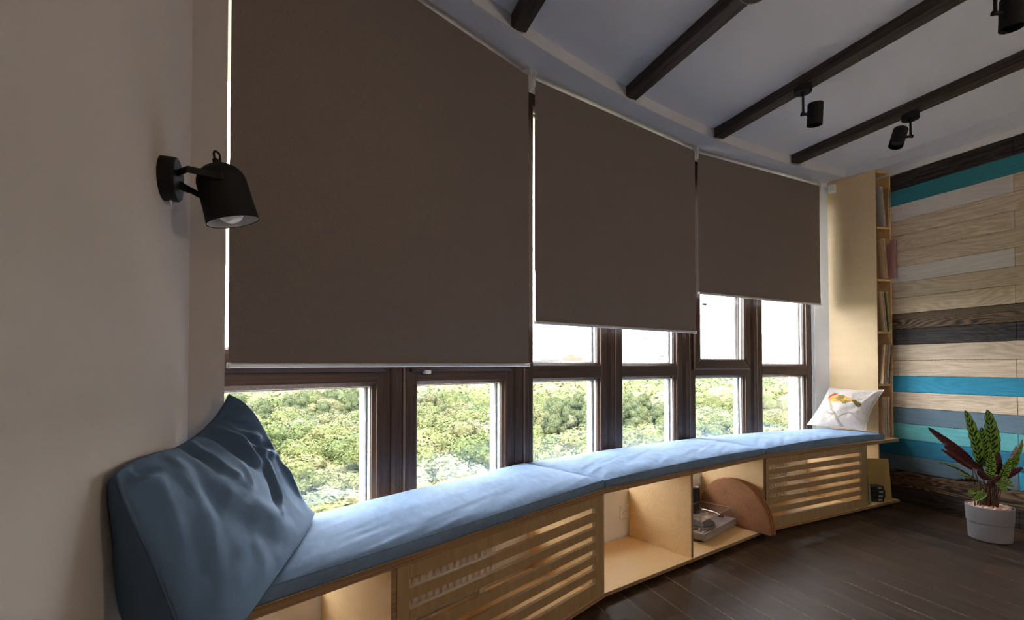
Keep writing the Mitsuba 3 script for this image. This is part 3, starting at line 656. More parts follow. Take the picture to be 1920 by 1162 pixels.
part(cap, 'rim', lathe([(0.050, -0.0015), (0.0575, -0.0015), (0.0575, 0.004), (0.050, 0.004), (0.050, -0.0015)], (1.652, 1.452, 2.592), UP, 40), 'm_frame', 40)

# ------------------------------------------------------------------ big blue pillow leaning in the corner
def curve(pts, n, k=None):
    pts = np.asarray(pts, float); L = np.r_[0, np.cumsum(np.linalg.norm(np.diff(pts, axis=0), axis=1))]; L /= L[-1]
    return CubicSpline(L, pts)(np.linspace(0, 1, n))
def coons(c0, c1, d0, d1):
    """c0: t=0 edge over s, c1: t=1 edge, d0: s=0 edge over t, d1: s=1 edge."""
    n, m = len(c0), len(d0); s = np.linspace(0, 1, n)[:, None, None]; t = np.linspace(0, 1, m)[None, :, None]
    P = (1 - t) * c0[:, None] + t * c1[:, None] + (1 - s) * d0[None] + s * d1[None]
    return P - ((1 - s) * (1 - t) * c0[0] + s * (1 - t) * c0[-1] + (1 - s) * t * c1[0] + s * t * c1[-1])
PN, PM = 110, 90
DA = curve([(-.336, 1.040, .862), (-.340, 1.172, .866), (-.338, 1.32, .857), (-.335, 1.49, .850), (-.300, 1.600, .888), (-.253, 1.605, .970)], PN)
CB = curve([(-.190, .985, .515), (-.140, 1.112, .540), (-.095, 1.294, .552), (-.045, 1.545, .556), (-.022, 1.725, .566)], PN)
DC = curve([(-.336, 1.040, .862), (-.310, 1.012, .805), (-.278, 1.0, .735), (-.230, .98, .615), (-.190, .985, .515)], PM)
AB = curve([(-.253, 1.605, .970), (-.195, 1.655, .910), (-.165, 1.69, .845), (-.128, 1.71, .76), (-.096, 1.72, .682), (-.052, 1.728, .605), (-.022, 1.725, .566)], PM)
front = coons(DA, CB, DC, AB)
def surf_normals(P):
    a = np.gradient(P, axis=0); b = np.gradient(P, axis=1); n = np.cross(a, b); n /= np.linalg.norm(n, axis=-1, keepdims=True) + 1e-12
    return n if n[..., 0].mean() > 0 else -n
SS, TT = np.meshgrid(np.linspace(0, 1, PN), np.linspace(0, 1, PM), indexing='ij')
nf = surf_normals(front)
def ridges(S, Tt):
    h = np.zeros_like(S)
    for pts, wid, amp in PILLOW_FOLDS:
        pts = np.array(pts, float); best = np.full(S.shape, 9.0); along = np.zeros_like(S)
        for k, (a, b) in enumerate(zip(pts[:-1], pts[1:])):
            d = b - a; q = np.clip(((S - a[0]) * d[0] + (Tt - a[1]) * d[1]) / (d @ d), 0, 1)
            dist = np.hypot(S - a[0] - q * d[0], Tt - a[1] - q * d[1]); on = dist < best
            best = np.where(on, dist, best); along = np.where(on, (k + q) / (len(pts) - 1), along)
        h += amp * np.exp(-(best / wid) ** 2) * (0.35 + 0.65 * np.sin(np.pi * np.clip(along * 0.9 + 0.05, 0, 1)))
    return h
edge_f = (np.sin(np.pi * SS) * np.sin(np.pi * TT))
PILLOW_FOLDS = [
    ([(0.87, 0.0), (0.92, 0.08), (1.0, 0.19)], 0.028, 0.016), ([(0.93, 0.0), (0.97, 0.06), (1.0, 0.12)], 0.030, -0.014),
    ([(0.82, 0.0), (0.79, 0.18), (0.76, 0.33), (0.78, 0.44)], 0.030, 0.013), ([(0.77, 0.0), (0.73, 0.18), (0.70, 0.32), (0.71, 0.42)], 0.030, -0.010),
    ([(0.84, 0.34), (0.82, 0.46), (0.76, 0.58), (0.69, 0.69), (0.61, 0.76)], 0.026, 0.012), ([(0.80, 0.44), (0.73, 0.58), (0.63, 0.70)], 0.030, -0.008),
    ([(0.63, 0.03), (0.55, 0.10), (0.50, 0.17), (0.48, 0.29), (0.50, 0.38)], 0.030, 0.011), ([(0.56, 0.02), (0.46, 0.15), (0.43, 0.28)], 0.034, -0.008),
    ([(0.63, 0.34), (0.56, 0.45), (0.51, 0.49)], 0.030, 0.007), ([(0.80, 0.17), (0.82, 0.27), (0.84, 0.36), (0.91, 0.44), (0.98, 0.51)], 0.026, 0.011),
    ([(0.84, 0.24), (0.90, 0.36), (0.99, 0.44)], 0.028, -0.010), ([(0.06, 0.02), (0.05, 0.09), (0.13, 0.13)], 0.028, 0.012), ([(0.10, 0.02), (0.10, 0.07), (0.18, 0.10)], 0.026, -0.010),
    ([(0.94, 0.53), (0.97, 0.66), (0.98, 0.85)], 0.028, 0.010), ([(0.86, 0.0), (0.85, 0.14), (0.93, 0.29)], 0.024, 0.010),
    ([(0.35, 0.5), (0.45, 0.62), (0.60, 0.85)], 0.07, 0.010), ([(0.25, 0.2), (0.30, 0.45), (0.42, 0.75)], 0.08, -0.008)]
lump = meshkit.fbm(np.stack([SS * 5, TT * 5, SS * 0], -1), 3, 11) - 0.5
wr2 = (meshkit.noise(np.stack([SS * 13 + 3.0 * TT + 1.5 * lump, TT * 2.2, SS * 0 + 5], -1), 4) - 0.5) * np.clip(1.15 - TT, 0.25, 1)
disp = 0.050 * np.clip(edge_f, 0, 1) ** 0.55 + 1.6 * ridges(SS, TT) * np.clip(edge_f * 12, 0.15, 1) + (0.016 * lump + 0.016 * wr2) * np.clip(edge_f * 4, 0, 1)
front = front + nf * disp[..., None]
DA2 = curve([(-.352, 1.056, .850), (-.352, 1.172, .852), (-.352, 1.32, .846), (-.348, 1.49, .845), (-.306, 1.603, .886), (-.253, 1.605, .970)], PN)
CB2 = curve([(-.346, 1.130, .556), (-.30, 1.30, .553), (-.22, 1.48, .552), (-.12, 1.62, .554), (-.022, 1.725, .566)], PN)
DC2 = curve([(-.352, 1.056, .850), (-.352, 1.060, .80), (-.352, 1.076, .748), (-.352, 1.100, .62), (-.346, 1.130, .556)], PM)
back = coons(DA2, CB2, DC2, AB)
back[..., 0] = np.minimum(back[..., 0], front[..., 0] - 0.004 * np.clip(edge_f * 6, 0, 1))
back[..., 0] = np.maximum(back[..., 0], -0.355)
V = np.vstack([front.reshape(-1, 3), back.reshape(-1, 3)]); N = PN * PM
g = grid_faces(PN, PM); f = [g, g[:, ::-1] + N]
rim = np.array([i * PM for i in range(PN)] + [(PN - 1) * PM + j for j in range(1, PM)] + [i * PM + PM - 1 for i in range(PN - 2, -1, -1)] + [j for j in range(PM - 2, 0, -1)])
# gusset: three rows between the front and the back outline, softly bulged
prev = rim; cen = V.mean(0)
for w in (0.25, 0.5, 0.75):
    r = V[rim] * (1 - w) + V[rim + N] * w
    gap = np.linalg.norm(V[rim] - V[rim + N], axis=1, keepdims=True)
    o = r - (cen + 0.4 * (r - cen)); o /= np.linalg.norm(o, axis=1, keepdims=True)
    r = r + o * gap * 0.10 * math.sin(math.pi * w); r[:, 0] = np.maximum(r[:, 0], -0.356)
    idx = np.arange(len(rim)) + len(V); V = np.vstack([V, r])
    f.append(np.stack([prev, idx, np.roll(idx, -1), np.roll(prev, -1)], 1)[:, ::-1]); prev = idx
f.append(np.stack([prev, rim + N, np.roll(rim + N, -1), np.roll(prev, -1)], 1)[:, ::-1])
f = np.vstack(f)
pm = trimesh.Trimesh(V, np.vstack([f[:, [0, 1, 2]], f[:, [0, 2, 3]]]), process=False)
if pm.volume < 0: pm.invert()
t = thing('throw_pillow', 'big crumpled dark blue pillow leaning against the left wall and window corner', 'pillow')
part(t, 'cover', pm, 'm_pillow', True)
seam = np.vstack([front[0, ::3], front[0, -1:]])
part(t, 'piping', tube(np.vstack([front[::-4, 0], front[0, ::4]]), 0.0024, 8), 'm_seam', True, label='dark seam round the pillow face')

# ------------------------------------------------------------------ plywood bookcase at the end of the bench
sh_h = -14.0
S0 = np.array([4.036, 2.443, 0]); sd = u(sh_h)                                # front edge of the side panel, direction to the back
bc = thing('bookcase', 'tall narrow birch plywood record shelf between the last window and the plank wall', 'bookcase')
def bpanel(a, b, th, z0, z1, inward):
    d = (b - a); d /= np.linalg.norm(d); nn = np.array([-d[1], d[0], 0]) * inward
    return box((0, 0, z0), (np.linalg.norm(b - a), th, z1), 0.0008, (a, d, nn, UP))
S1 = S0 + sd * 0.338
R0, R1 = np.array([4.187, 2.425, 0]), np.array([4.184, 2.765, 0])
k_ = part(bc, 'side_panel', bpanel(S0, S1, 0.015, TOPZ + 0.001, SOFFIT - 0.002, -1), 'm_ply_pale', label='wide plywood side facing the windows')
part(k_, 'edge', bpanel(S0 - sd * 0.001 + np.array([sd[1], -sd[0], 0]) * 0.0004, S0 + sd * 0.0004 + np.array([sd[1], -sd[0], 0]) * 0.0004, 0.0142, TOPZ + 0.001, SOFFIT - 0.002, -1), 'm_ply_edge', label='laminated front edge, shade put into its brown')
part(bc, 'side_panel', bpanel(R0, R1, 0.012, TOPZ + 0.001, SOFFIT - 0.002, 1), 'm_ply')
sn = np.array([sd[1], -sd[0], 0])
inn = [S0 + sn * 0.0155 + sd * 0.004, R0 + np.array([-0.0125, 0.004, 0]), R1 + np.array([-0.0125, -0.014, 0]), S1 + sn * 0.0155 - sd * 0.014]
part(bc, 'back_panel', prism([S1[:2] + sn[:2] * 0.0155 - sd[:2] * 0.013, R1[:2] + (-0.0125, -0.013), R1[:2] + (-0.0125, -0.005), S1[:2] + sn[:2] * 0.0155 - sd[:2] * 0.005], TOPZ + 0.001, SOFFIT - 0.002), 'm_ply')
LEV = [TOPZ, 0.917, 1.330, 1.744, 2.157]
for z in LEV[1:]:
    part(bc, 'shelf', prism([p[:2] for p in inn], z - 0.016, z), 'm_ply')
part(bc, 'top_panel', prism([p[:2] for p in inn], SOFFIT - 0.020, SOFFIT - 0.002), 'm_ply')

# records: square sleeves standing on edge, some of them leaning
sleeve = {}
def sleeve_mat(c):
    k = 'm_sleeve_%d_%d_%d' % tuple(int(x * 100) for x in c)
    if k not in scene: bsdf(k, c, 0.55, 0.35)
    return k
lvl_says = ['on the lowest record shelf', 'on the second shelf from below', 'on the middle record shelf', 'on the fourth shelf from below', 'on the topmost record shelf']
def record(x, y, z, lean, th, col, label, group, depth=0.303, size=0.312, turn=0.0):
    """x: position across the shelf at the foot; lean: tilt in degrees about the foot edge, positive to the right."""
    a = math.radians(lean); c_, s_ = math.cos(a), math.sin(a)
    ex = np.array([c_, 0, -s_]); ez = np.array([s_, 0, c_]); ey = np.array([math.sin(math.radians(turn)), math.cos(math.radians(turn)), 0])
    lift = max(0.0, th * s_) if lean > 0 else 0.0
    o = np.array([x, y, z + 0.0005 + lift])
    t = thing('record', label, 'record', group)
    part(t, 'sleeve', box((0, 0, 0), (th, depth, size), 0.0006, (o, ex, ey, ez)), sleeve_mat(col))
    part(t, 'disc_edge', box((th * 0.42, -0.0005, size * 0.04), (th * 0.62, 0.012, size * 0.96), 0.0, (o, ex, ey, ez)), 'm_black_vinyl')
bsdf('m_black_vinyl', (0.015, 0.014, 0.015), 0.4, 0.4)
G = 'record sleeves in the plywood shelf'
cream, tan, red, navy, grn, org, gry, blk, pnk = (0.55, 0.45, 0.33), (0.42, 0.28, 0.15), (0.26, 0.06, 0.05), (0.05, 0.06, 0.10), (0.16, 0.27, 0.10), (0.50, 0.20, 0.06), (0.34, 0.31, 0.28), (0.03, 0.03, 0.03), (0.45, 0.25, 0.22)
def xs0(y): return S0[0] + 0.016 + (y - S0[1]) * sd[0] / sd[1]                # inside face of the side panel
lv = 0
names = {cream: 'cream', tan: 'tan', red: 'dark red', navy: 'navy', grn: 'green', org: 'orange', gry: 'grey', blk: 'black', pnk: 'pale pink'}
def row(lv, items, x, y, lean, lean_w='', gap=0.0018):
    for j, (col, th) in enumerate(items):
        lab = f'{names[col]} record sleeve {lean_w} {lvl_says[lv]}, {["first", "second", "third", "fourth", "fifth", "sixth", "seventh"][j]} from left'
        dx = th / math.cos(math.radians(lean)) + gap
        record(x, y + 0.002 * (j % 3), LEV[lv], lean, th, col, ' '.join(lab.split()), G)
        x += dx
row(0, [(tan, 0.016), (cream, 0.009), (gry, 0.012), (cream, 0.010), (org, 0.014), (red, 0.008), (cream, 0.010)], S0[0] + 0.018, 2.412, 0.0, 'upright', 0.004)
row(1, [(tan, 0.014), (org, 0.009), (cream, 0.009), (gry, 0.014), (cream, 0.013), (blk, 0.009), (tan, 0.012)], S0[0] + 0.017, 2.418, 7.0, 'leaning right', 0.0025)
row(2, [(tan, 0.013), (cream, 0.012), (blk, 0.009), (grn, 0.011), (cream, 0.014)], S0[0] + 0.056, 2.418, -7.0, 'leaning left', 0.003)
row(3, [(tan, 0.016), (cream, 0.013), (org, 0.009)], S0[0] + 0.056, 2.412, -6.5, 'leaning left', 0.003)
record(S0[0] + 0.119, 2.385, LEV[3], 4.0, 0.014, pnk, 'pale pink record sleeve at the right of the fourth shelf, tilted right', G)
t = thing('picture_card', 'cream card with a black photograph, facing the room on the fourth shelf from below', 'card')
fr_c = (np.array([S0[0] + 0.095, 2.47, LEV[3] + 0.001]), np.array([1, 0.1, 0]) / math.hypot(1, 0.1), np.array([-0.1, 1, 0]) / math.hypot(1, 0.1), UP)
part(t, 'card', box((-0.02, 0, 0), (0.030, 0.004, 0.31), 0.0005, fr_c), sleeve_mat(cream))
part(t, 'photograph', box((-0.016, -0.0008, 0.09), (0.028, 0.0005, 0.225), 0.0, fr_c), sleeve_mat(blk), label='black photograph')
row(4, [(gry, 0.013), (cream, 0.014)], S0[0] + 0.060, 2.420, -8.0, 'leaning left', 0.004)
record(S0[0] + 0.105, 2.420, LEV[4], 3.0, 0.024, tan, 'thick tan record sleeve at the right of the topmost shelf', G)

# small white box under the soffit by the bookcase
sb = thing('motion_sensor', 'small white sensor box under the soffit at the top of the bookcase side', 'sensor')
so = S0 + sd * 0.300 - sn * 0.0006 + UP * 2.505
sfr = (so, -sn, sd, UP)
part(sb, 'housing', hull([(0, -0.026, 0), (0, 0.026, 0), (0, -0.026, 0.068), (0, 0.026, 0.068), (0.030, -0.022, 0.006), (0.030, 0.022, 0.006), (0.036, -0.020, 0.062), (0.036, 0.020, 0.062)]) if False else place(hull([(0, -0.026, 0), (0, 0.026, 0), (0, -0.026, 0.068), (0, 0.026, 0.068), (0.030, -0.022, 0.008), (0.030, 0.022, 0.008), (0.036, -0.020, 0.062), (0.036, 0.020, 0.062)]), *sfr), 'm_white_plastic')
part(sb, 'lens', place(hull([(0.030, -0.014, 0.012), (0.030, 0.014, 0.012), (0.037, -0.014, 0.030), (0.037, 0.014, 0.030), (0.033, 0, 0.006), (0.041, 0, 0.022)]), *sfr), 'm_upvc')

# ------------------------------------------------------------------ bird pillow
def in_poly(x, y, pts):
    inside = mi.Bool(False) & (x == x)
    n = len(pts)
    for i in range(n):
        (x0, y0), (x1, y1) = pts[i], pts[(i + 1) % n]
        if abs(y1 - y0) < 1e-9: continue
        c = ((y0 > y) != (y1 > y)) & (x < (x1 - x0) * (y - y0) / (y1 - y0) + x0)
        inside = inside ^ c
    return inside
BIRD = [  # colour, outline in the pillow's own 0..1 square (u right, v up)
    ((0.30, 0.26, 0.20), [(.11, .70), (.15, .71), (.30, .50), (.38, .38), (.46, .30), (.52, .22), (.60, .10), (.67, .02), (.60, .02), (.53, .12), (.46, .22), (.40, .30), (.32, .38), (.25, .50)]),
    ((0.30, 0.26, 0.20), [(.40, .30), (.34, .32), (.28, .315), (.28, .295), (.34, .285), (.42, .24)]),
    ((0.30, 0.26, 0.20), [(.52, .20), (.58, .285), (.66, .34), (.72, .35), (.77, .335), (.77, .315), (.72, .325), (.66, .31), (.59, .255), (.53, .17)]),
    ((0.62, 0.30, 0.06), [(.20, .58), (.28, .625), (.36, .67), (.37, .65), (.29, .60), (.22, .54)]),
    ((0.66, 0.27, 0.055), [(0.122, 0.677), (0.148, 0.736), (0.263, 0.773), (0.391, 0.744), (0.493, 0.697), (0.467, 0.620), (0.365, 0.610), (0.263, 0.620), (0.186, 0.629)]),
    ((0.52, 0.30, 0.06), [(0.174, 0.736), (0.225, 0.803), (0.289, 0.803), (0.314, 0.754), (0.238, 0.716)]),
    ((0.25, 0.17, 0.06), [(0.276, 0.803), (0.391, 0.803), (0.467, 0.754), (0.442, 0.677), (0.365, 0.648), (0.289, 0.677), (0.238, 0.697), (0.314, 0.736)]),
    ((0.72, 0.31, 0.055), [(0.442, 0.754), (0.519, 0.736), (0.621, 0.706), (0.672, 0.677), (0.621, 0.648), (0.531, 0.667), (0.455, 0.697)]),
    ((0.30, 0.21, 0.05), [(0.365, 0.657), (0.467, 0.677), (0.569, 0.648), (0.646, 0.648), (0.569, 0.600), (0.545, 0.551), (0.493, 0.551), (0.442, 0.600)]),
    ((0.13, 0.10, 0.03), [(0.646, 0.687), (0.774, 0.620), (0.838, 0.561), (0.812, 0.494), (0.774, 0.494), (0.672, 0.600), (0.608, 0.648)]),
    ((0.70, 0.04, 0.06), [(0.110, 0.773), (0.162, 0.840), (0.225, 0.860), (0.263, 0.832), (0.212, 0.783), (0.162, 0.754), (0.136, 0.716), (0.122, 0.677), (0.103, 0.726)]),
]
def bird_cloth(p, n, uv):
    x, y = uv.x, uv.y
    sp = noise(x * 130, y * 130, 1.0) * (0.5 + 0.5 * noise(x * 31, y * 31, 5.0))
    col = mix((0.50, 0.45, 0.41), (0.36, 0.31, 0.275), 0.8 * smoothstep(0.45, 0.75, sp))
    col = col * (0.94 + 0.12 * noise(x * 400, y * 400, 2.0))
    for c, pts in BIRD:
        col = dr.select(in_poly(x, y, pts), mi.Color3f(*c) * (0.85 + 0.3 * noise(x * 60, y * 25, 3.0)), col)
    return col
bsdf('m_bird_cloth', bird_cloth, 0.9, 0.1)
bsdf('m_pillow_back', (0.16, 0.15, 0.17), 0.9, 0.1)
bsdf('m_canvas', (0.58, 0.53, 0.48), 0.9, 0.1)
bp = thing('bird_pillow', 'off-white pillow printed with a red, yellow and olive bird on a branch', 'pillow')
BL, BR, TR, TL = (np.array(p) for p in ((3.745, 2.822, .570), (3.862, 2.432, .562), (4.026, 2.392, .876), (3.925, 2.752, .884)))
n = 60
top_e = curve([TL, TL * .5 + TR * .5 + (-0.008, 0, -0.016), TR], n); bot_e = curve([BL, BL * .5 + BR * .5 + (-0.02, 0, 0.012), BR], n)
lef_e = curve([TL, TL * .5 + BL * .5 + (0.0, -0.016, 0.0), BL], n); rig_e = curve([TR, TR * .5 + BR * .5 + (0.0, 0.026, 0.0), BR], n)
face = coons(top_e, bot_e, lef_e, rig_e)
S, Q = np.meshgrid(np.linspace(0, 1, n), np.linspace(0, 1, n), indexing='ij')
nn_ = np.cross(TR - TL, BL - TL); nn_ /= np.linalg.norm(nn_); nn_ = nn_ if nn_[0] < 0 else -nn_
puff = np.clip(np.sin(np.pi * S) * np.sin(np.pi * Q), 0, 1)
wr_ = 0.020 * (meshkit.fbm(np.stack([S * 6, Q * 6, S * 0 + 4], -1), 3, 5) - 0.5) * np.clip(puff * 6, 0, 1)
fold = 0.010 * np.exp(-((S - 0.90 + 0.25 * (Q - 0.1)) / 0.03) ** 2) * np.exp(-(Q / 0.35) ** 2) + 0.012 * np.exp(-((Q - 0.72 - 0.5 * (S - 0.75)) / 0.03) ** 2) * np.exp(-((S - 0.78) / 0.13) ** 2)
fsurf = face + nn_ * (0.058 * puff ** 0.6 + wr_ + fold * np.clip(puff * 10, 0, 1))[..., None]
bsurf = face - nn_ * (0.045 * puff ** 0.6)[..., None]
uvf = np.stack([S.ravel(), 1 - Q.ravel()], 1)
gq = grid_faces(n, n)
def orient(V, q, want):
    m = trimesh.Trimesh(V, np.vstack([q[:, [0, 1, 2]], q[:, [0, 2, 3]]]), process=False)
    if (m.face_normals * m.area_faces[:, None]).sum(0) @ want < 0: m.invert()
    return m
part(bp, 'front_cover', orient(fsurf.reshape(-1, 3), gq, nn_), 'm_bird_cloth', True, label='printed front with a bird on a branch', uv=uvf)
part(bp, 'back_cover', orient(bsurf.reshape(-1, 3), gq, -nn_), 'm_pillow_back', True, label='plain grey back')
loop = np.vstack([face[:, 0], face[-1, 1:], face[-2::-1, -1], face[0, -2:0:-1]])
part(bp, 'piping', tube(loop, 0.0022, 8), 'm_canvas', True)

# ------------------------------------------------------------------ things in the cubbies
sk = thing('wall_socket', 'white round wall socket in the nearer open cubby', 'socket')
f2 = seg_frame(2)
def at2(l, o, z): return f2[0] + f2[1] * l + f2[2] * o + UP * z
sc = (at2(0.628, 0.4395, 0.185), f2[1], UP, -f2[2])
part(sk, 'plate', box((-0.040, -0.040, 0), (0.040, 0.040, 0.009), 0.003, sc), 'm_socket')
part(sk, 'cup', place(lathe([(0, 0.003), (0.0185, 0.003), (0.0195, 0.0105), (0.0225, 0.0105), (0.0225, 0.008), (0.0, 0.0075), (0, 0.003)], n=40), *sc), 'm_socket', 40)
part(sk, 'well', place(lathe([(0, 0.0093), (0.0185, 0.0093), (0.0185, 0.0098), (0, 0.0098)], n=32), *sc), 'm_radiator', 40)
part(sk, 'hole', place(cyl((-0.0095, 0, 0.0095), (-0.0095, 0, 0.0102), 0.003, 12), *sc), 'm_dark_hole')
part(sk, 'hole', place(cyl((0.0095, 0, 0.0095), (0.0095, 0, 0.0102), 0.003, 12), *sc), 'm_dark_hole')

# turntable on the base board of the second cubby
bsdf('m_deck', (0.34, 0.32, 0.31), 0.4, 0.5)
bsdf('m_deck_side', (0.24, 0.21, 0.20), 0.45, 0.5)
bsdf('m_platter', (0.33, 0.32, 0.32), 0.3, 0.5, 0.7)
bsdf('m_rubber', (0.02, 0.02, 0.022), 0.6, 0.3)
bsdf('m_chrome', (0.6, 0.6, 0.6), 0.15, 0.5, 1.0)
scene['m_acrylic'] = {'type': 'thindielectric', 'int_ior': 1.49, 'specular_transmittance': {'type': 'rgb', 'value': [0.86, 0.85, 0.85]}}
tt = thing('turntable', 'grey record player with a clear dust cover, in the second cubby', 'turntable')
ang = 75.8
tex, tey = u(68.2), nrm(68.2)
to = np.array([2.041, 2.167, 0.0355])
tf = (to, tex, tey, UP)
W_, D_ = 0.44, 0.235
for x, y in ((0.04, 0.04), (W_ - 0.04, 0.04), (0.04, D_ - 0.04), (W_ - 0.04, D_ - 0.04)):
    part(tt, 'foot', place(cyl((x, y, 0), (x, y, 0.016), 0.020, 24, bev=0.002), *tf), 'm_rubber', 40)
part(tt, 'plinth', box((0, 0, 0.014), (W_, D_, 0.052), 0.003, tf), 'm_deck_side')
part(tt, 'deck', box((0.004, 0.004, 0.052), (W_ - 0.004, D_ - 0.004, 0.0545), 0.001, tf), 'm_deck')
pc_ = (0.135, 0.115)
pt = part(tt, 'platter', place(lathe([(0, 0.056), (0.104, 0.056), (0.107, 0.060), (0.107, 0.070), (0.104, 0.073), (0, 0.073)], (pc_[0], pc_[1], 0), n=72), *tf), 'm_platter', 40)
part(tt, 'mat', place(lathe([(0, 0.073), (0.101, 0.073), (0.101, 0.0765), (0, 0.0765)], (pc_[0], pc_[1], 0), n=64), *tf), 'm_rubber', 40)
part(tt, 'spindle', place(cyl((pc_[0], pc_[1], 0.076), (pc_[0], pc_[1], 0.088), 0.0035, 12), *tf), 'm_chrome', 40)
arm = part(tt, 'tonearm', place(tube([(0.362, 0.190, 0.088), (0.362, 0.15, 0.089), (0.350, 0.09, 0.089), (0.325, 0.055, 0.086)], 0.0042, 12), *tf), 'm_chrome', True)
part(arm, 'head_shell', box((0.313, 0.030, 0.078), (0.331, 0.062, 0.087), 0.002, tf), 'm_rubber')
part(arm, 'counterweight', place(cyl((0.362, 0.188, 0.088), (0.362, 0.214, 0.088), 0.012, 24, bev=0.002), *tf), 'm_rubber', 40)
part(tt, 'arm_base', place(lathe([(0, 0.054), (0.030, 0.054), (0.030, 0.064), (0.016, 0.070), (0.014, 0.088), (0, 0.088)], (0.362, 0.178, 0), n=40), *tf), 'm_deck', 40)
for k, x in enumerate((0.030, 0.058, 0.086)):
    part(tt, 'button', place(cyl((x, 0.022, 0.0545), (x, 0.022, 0.061), 0.008, 20, bev=0.0015), *tf), 'm_chrome', 40)
part(tt, 'strobe_light', place(cyl((0.034, 0.048, 0.0545), (0.034, 0.048, 0.070), 0.007, 16, bev=0.002), *tf), 'm_chrome', 40)
def sheet(pts):
    v = np.array(pts, float); v = tf[0] + v[:, :1] * tf[1] + v[:, 1:2] * tf[2] + v[:, 2:] * tf[3]
    return v
cz0, cz1, bi = 0.0555, 0.120, 0.004
lo = [(bi, bi, cz0), (W_ - bi, bi, cz0), (W_ - bi, D_ - bi, cz0), (bi, D_ - bi, cz0)]; hi = [(bi + .012, bi + .020, cz1), (W_ - bi - .012, bi + .020, cz1), (W_ - bi - .012, D_ - bi - .004, cz1), (bi + .012, D_ - bi - .004, cz1)]
v = sheet(lo + hi)
part(tt, 'dust_cover', trimesh.Trimesh(v, [[0, 1, 5], [0, 5, 4], [1, 2, 6], [1, 6, 5], [2, 3, 7], [2, 7, 6], [3, 0, 4], [3, 4, 7], [4, 5, 6], [4, 6, 7]], process=False), 'm_acrylic', label='clear acrylic dust cover')
ew = [tube([v[a], v[b]], 0.0012, 6) for a, b in ((0, 4), (1, 5), (4, 5), (5, 6), (6, 7), (7, 4))]
part(tt, 'cover_edge', cat(*ew), 'm_acrylic_edge', True)
bsdf('m_acrylic_edge', (0.35, 0.34, 0.34), 0.25, 0.6)
for x in (0.07, W_ - 0.07):
    part(tt, 'hinge', box((x - 0.014, D_ - 0.004, 0.045), (x + 0.014, D_ + 0.010, 0.075), 0.002, tf), 'm_rubber')

# black cylinder with a chrome top standing behind the turntable, on a grey box
bsdf('m_gloss_black', (0.010, 0.010, 0.012), 0.12, 0.5, clearcoat=0.6)
bx = thing('amplifier_box', 'flat grey box behind the record player, under the black canister', 'box')
bfr = (at2(0.70, 0.400, SILL + 0.0) * 0 + at2(1.00, 0.386, 0.0355), f2[1], f2[2], UP)
part(bx, 'case', box((0, 0, 0.004), (0.30, 0.050, 0.056), 0.003, bfr), 'm_deck')
for x in (0.03, 0.27):
    part(bx, 'foot', box((x - 0.012, 0.010, 0), (x + 0.012, 0.040, 0.005), 0.001, bfr), 'm_rubber')
cy = thing('black_canister', 'glossy black canister with a chrome lid, standing behind the record player', 'canister')
co = at2(1.285, 0.400, 0.0355 + 0.056)
part(cy, 'knurled_base', lathe([(0, 0.0005), (0.037, 0.0005), (0.039, 0.004)] + [(0.039 - 0.0015 * (k % 2), 0.004 + 0.008 * k) for k in range(1, 7)] + [(0.036, 0.058), (0, 0.058)], co, UP, 48), 'm_rubber', 40)
part(cy, 'barrel', lathe([(0, 0.058), (0.034, 0.058), (0.034, 0.148), (0.031, 0.151), (0, 0.151)], co, UP, 48), 'm_gloss_black', 40)
part(cy, 'lid', lathe([(0, 0.151), (0.0325, 0.151), (0.0325, 0.157), (0.030, 0.159), (0, 0.159)], co, UP, 48), 'm_chrome', 40, label='chrome lid')

# round cork discs leaning at the end of the cubbies
def cork(p, n, uv):
    a = noise(p.x * 420, p.y * 420, p.z * 420); b = noise(p.x * 190 + 9, p.y * 190, p.z * 190)
    col = mix((0.190, 0.080, 0.036), (0.400, 0.195, 0.100), 0.6 * a + 0.4 * b)
    return col * (0.8 + 0.4 * fbm(p.x * 12, p.y * 12, p.z * 12))
bsdf('m_cork', cork, 0.85, 0.2, bump=lambda p, n, uv: noise(p.x * 350, p.y * 350, p.z * 350), bump_scale=0.0008)
cd_h = 168.0
cdir, cn = u(cd_h), -nrm(cd_h)                                               # along the flat foot towards the room; towards the partition
if cn[0] < 0: cn = -cn
ctr_ = np.array([2.449, 2.371, 0.0358])
for k, says in enumerate(('half-round brown cork board standing in the second cubby, front one of three', 'half-round brown cork board standing in the second cubby, middle one of three', 'half-round brown cork board standing in the second cubby, rearmost, against the partition')):
    th, aa, bb = 0.0185, 0.250 - 0.003 * k, 0.300 - 0.003 * k
    o = ctr_ + cn * (0.0192 * k) + cdir * (0.006 * k) + cn * 0.002
    lean = UP * 0.9988 + cn * 0.030 if False else UP
    pts = []
    for ins, dpt in ((0.007, 0.0), (0.0025, 0.002), (0.0, 0.007), (0.0, th - 0.007), (0.0025, th - 0.002), (0.007, th)):
        for an in np.linspace(0, math.pi, 60):
            pts.append(o + cdir * ((aa - ins) * math.cos(an)) + lean * (max((bb - ins) * math.sin(an), ins * 0.3)) + cn * dpt)
    single('cork_board', hull(pts), 'm_cork', says, 'cork board', 'half-round cork boards', 35)

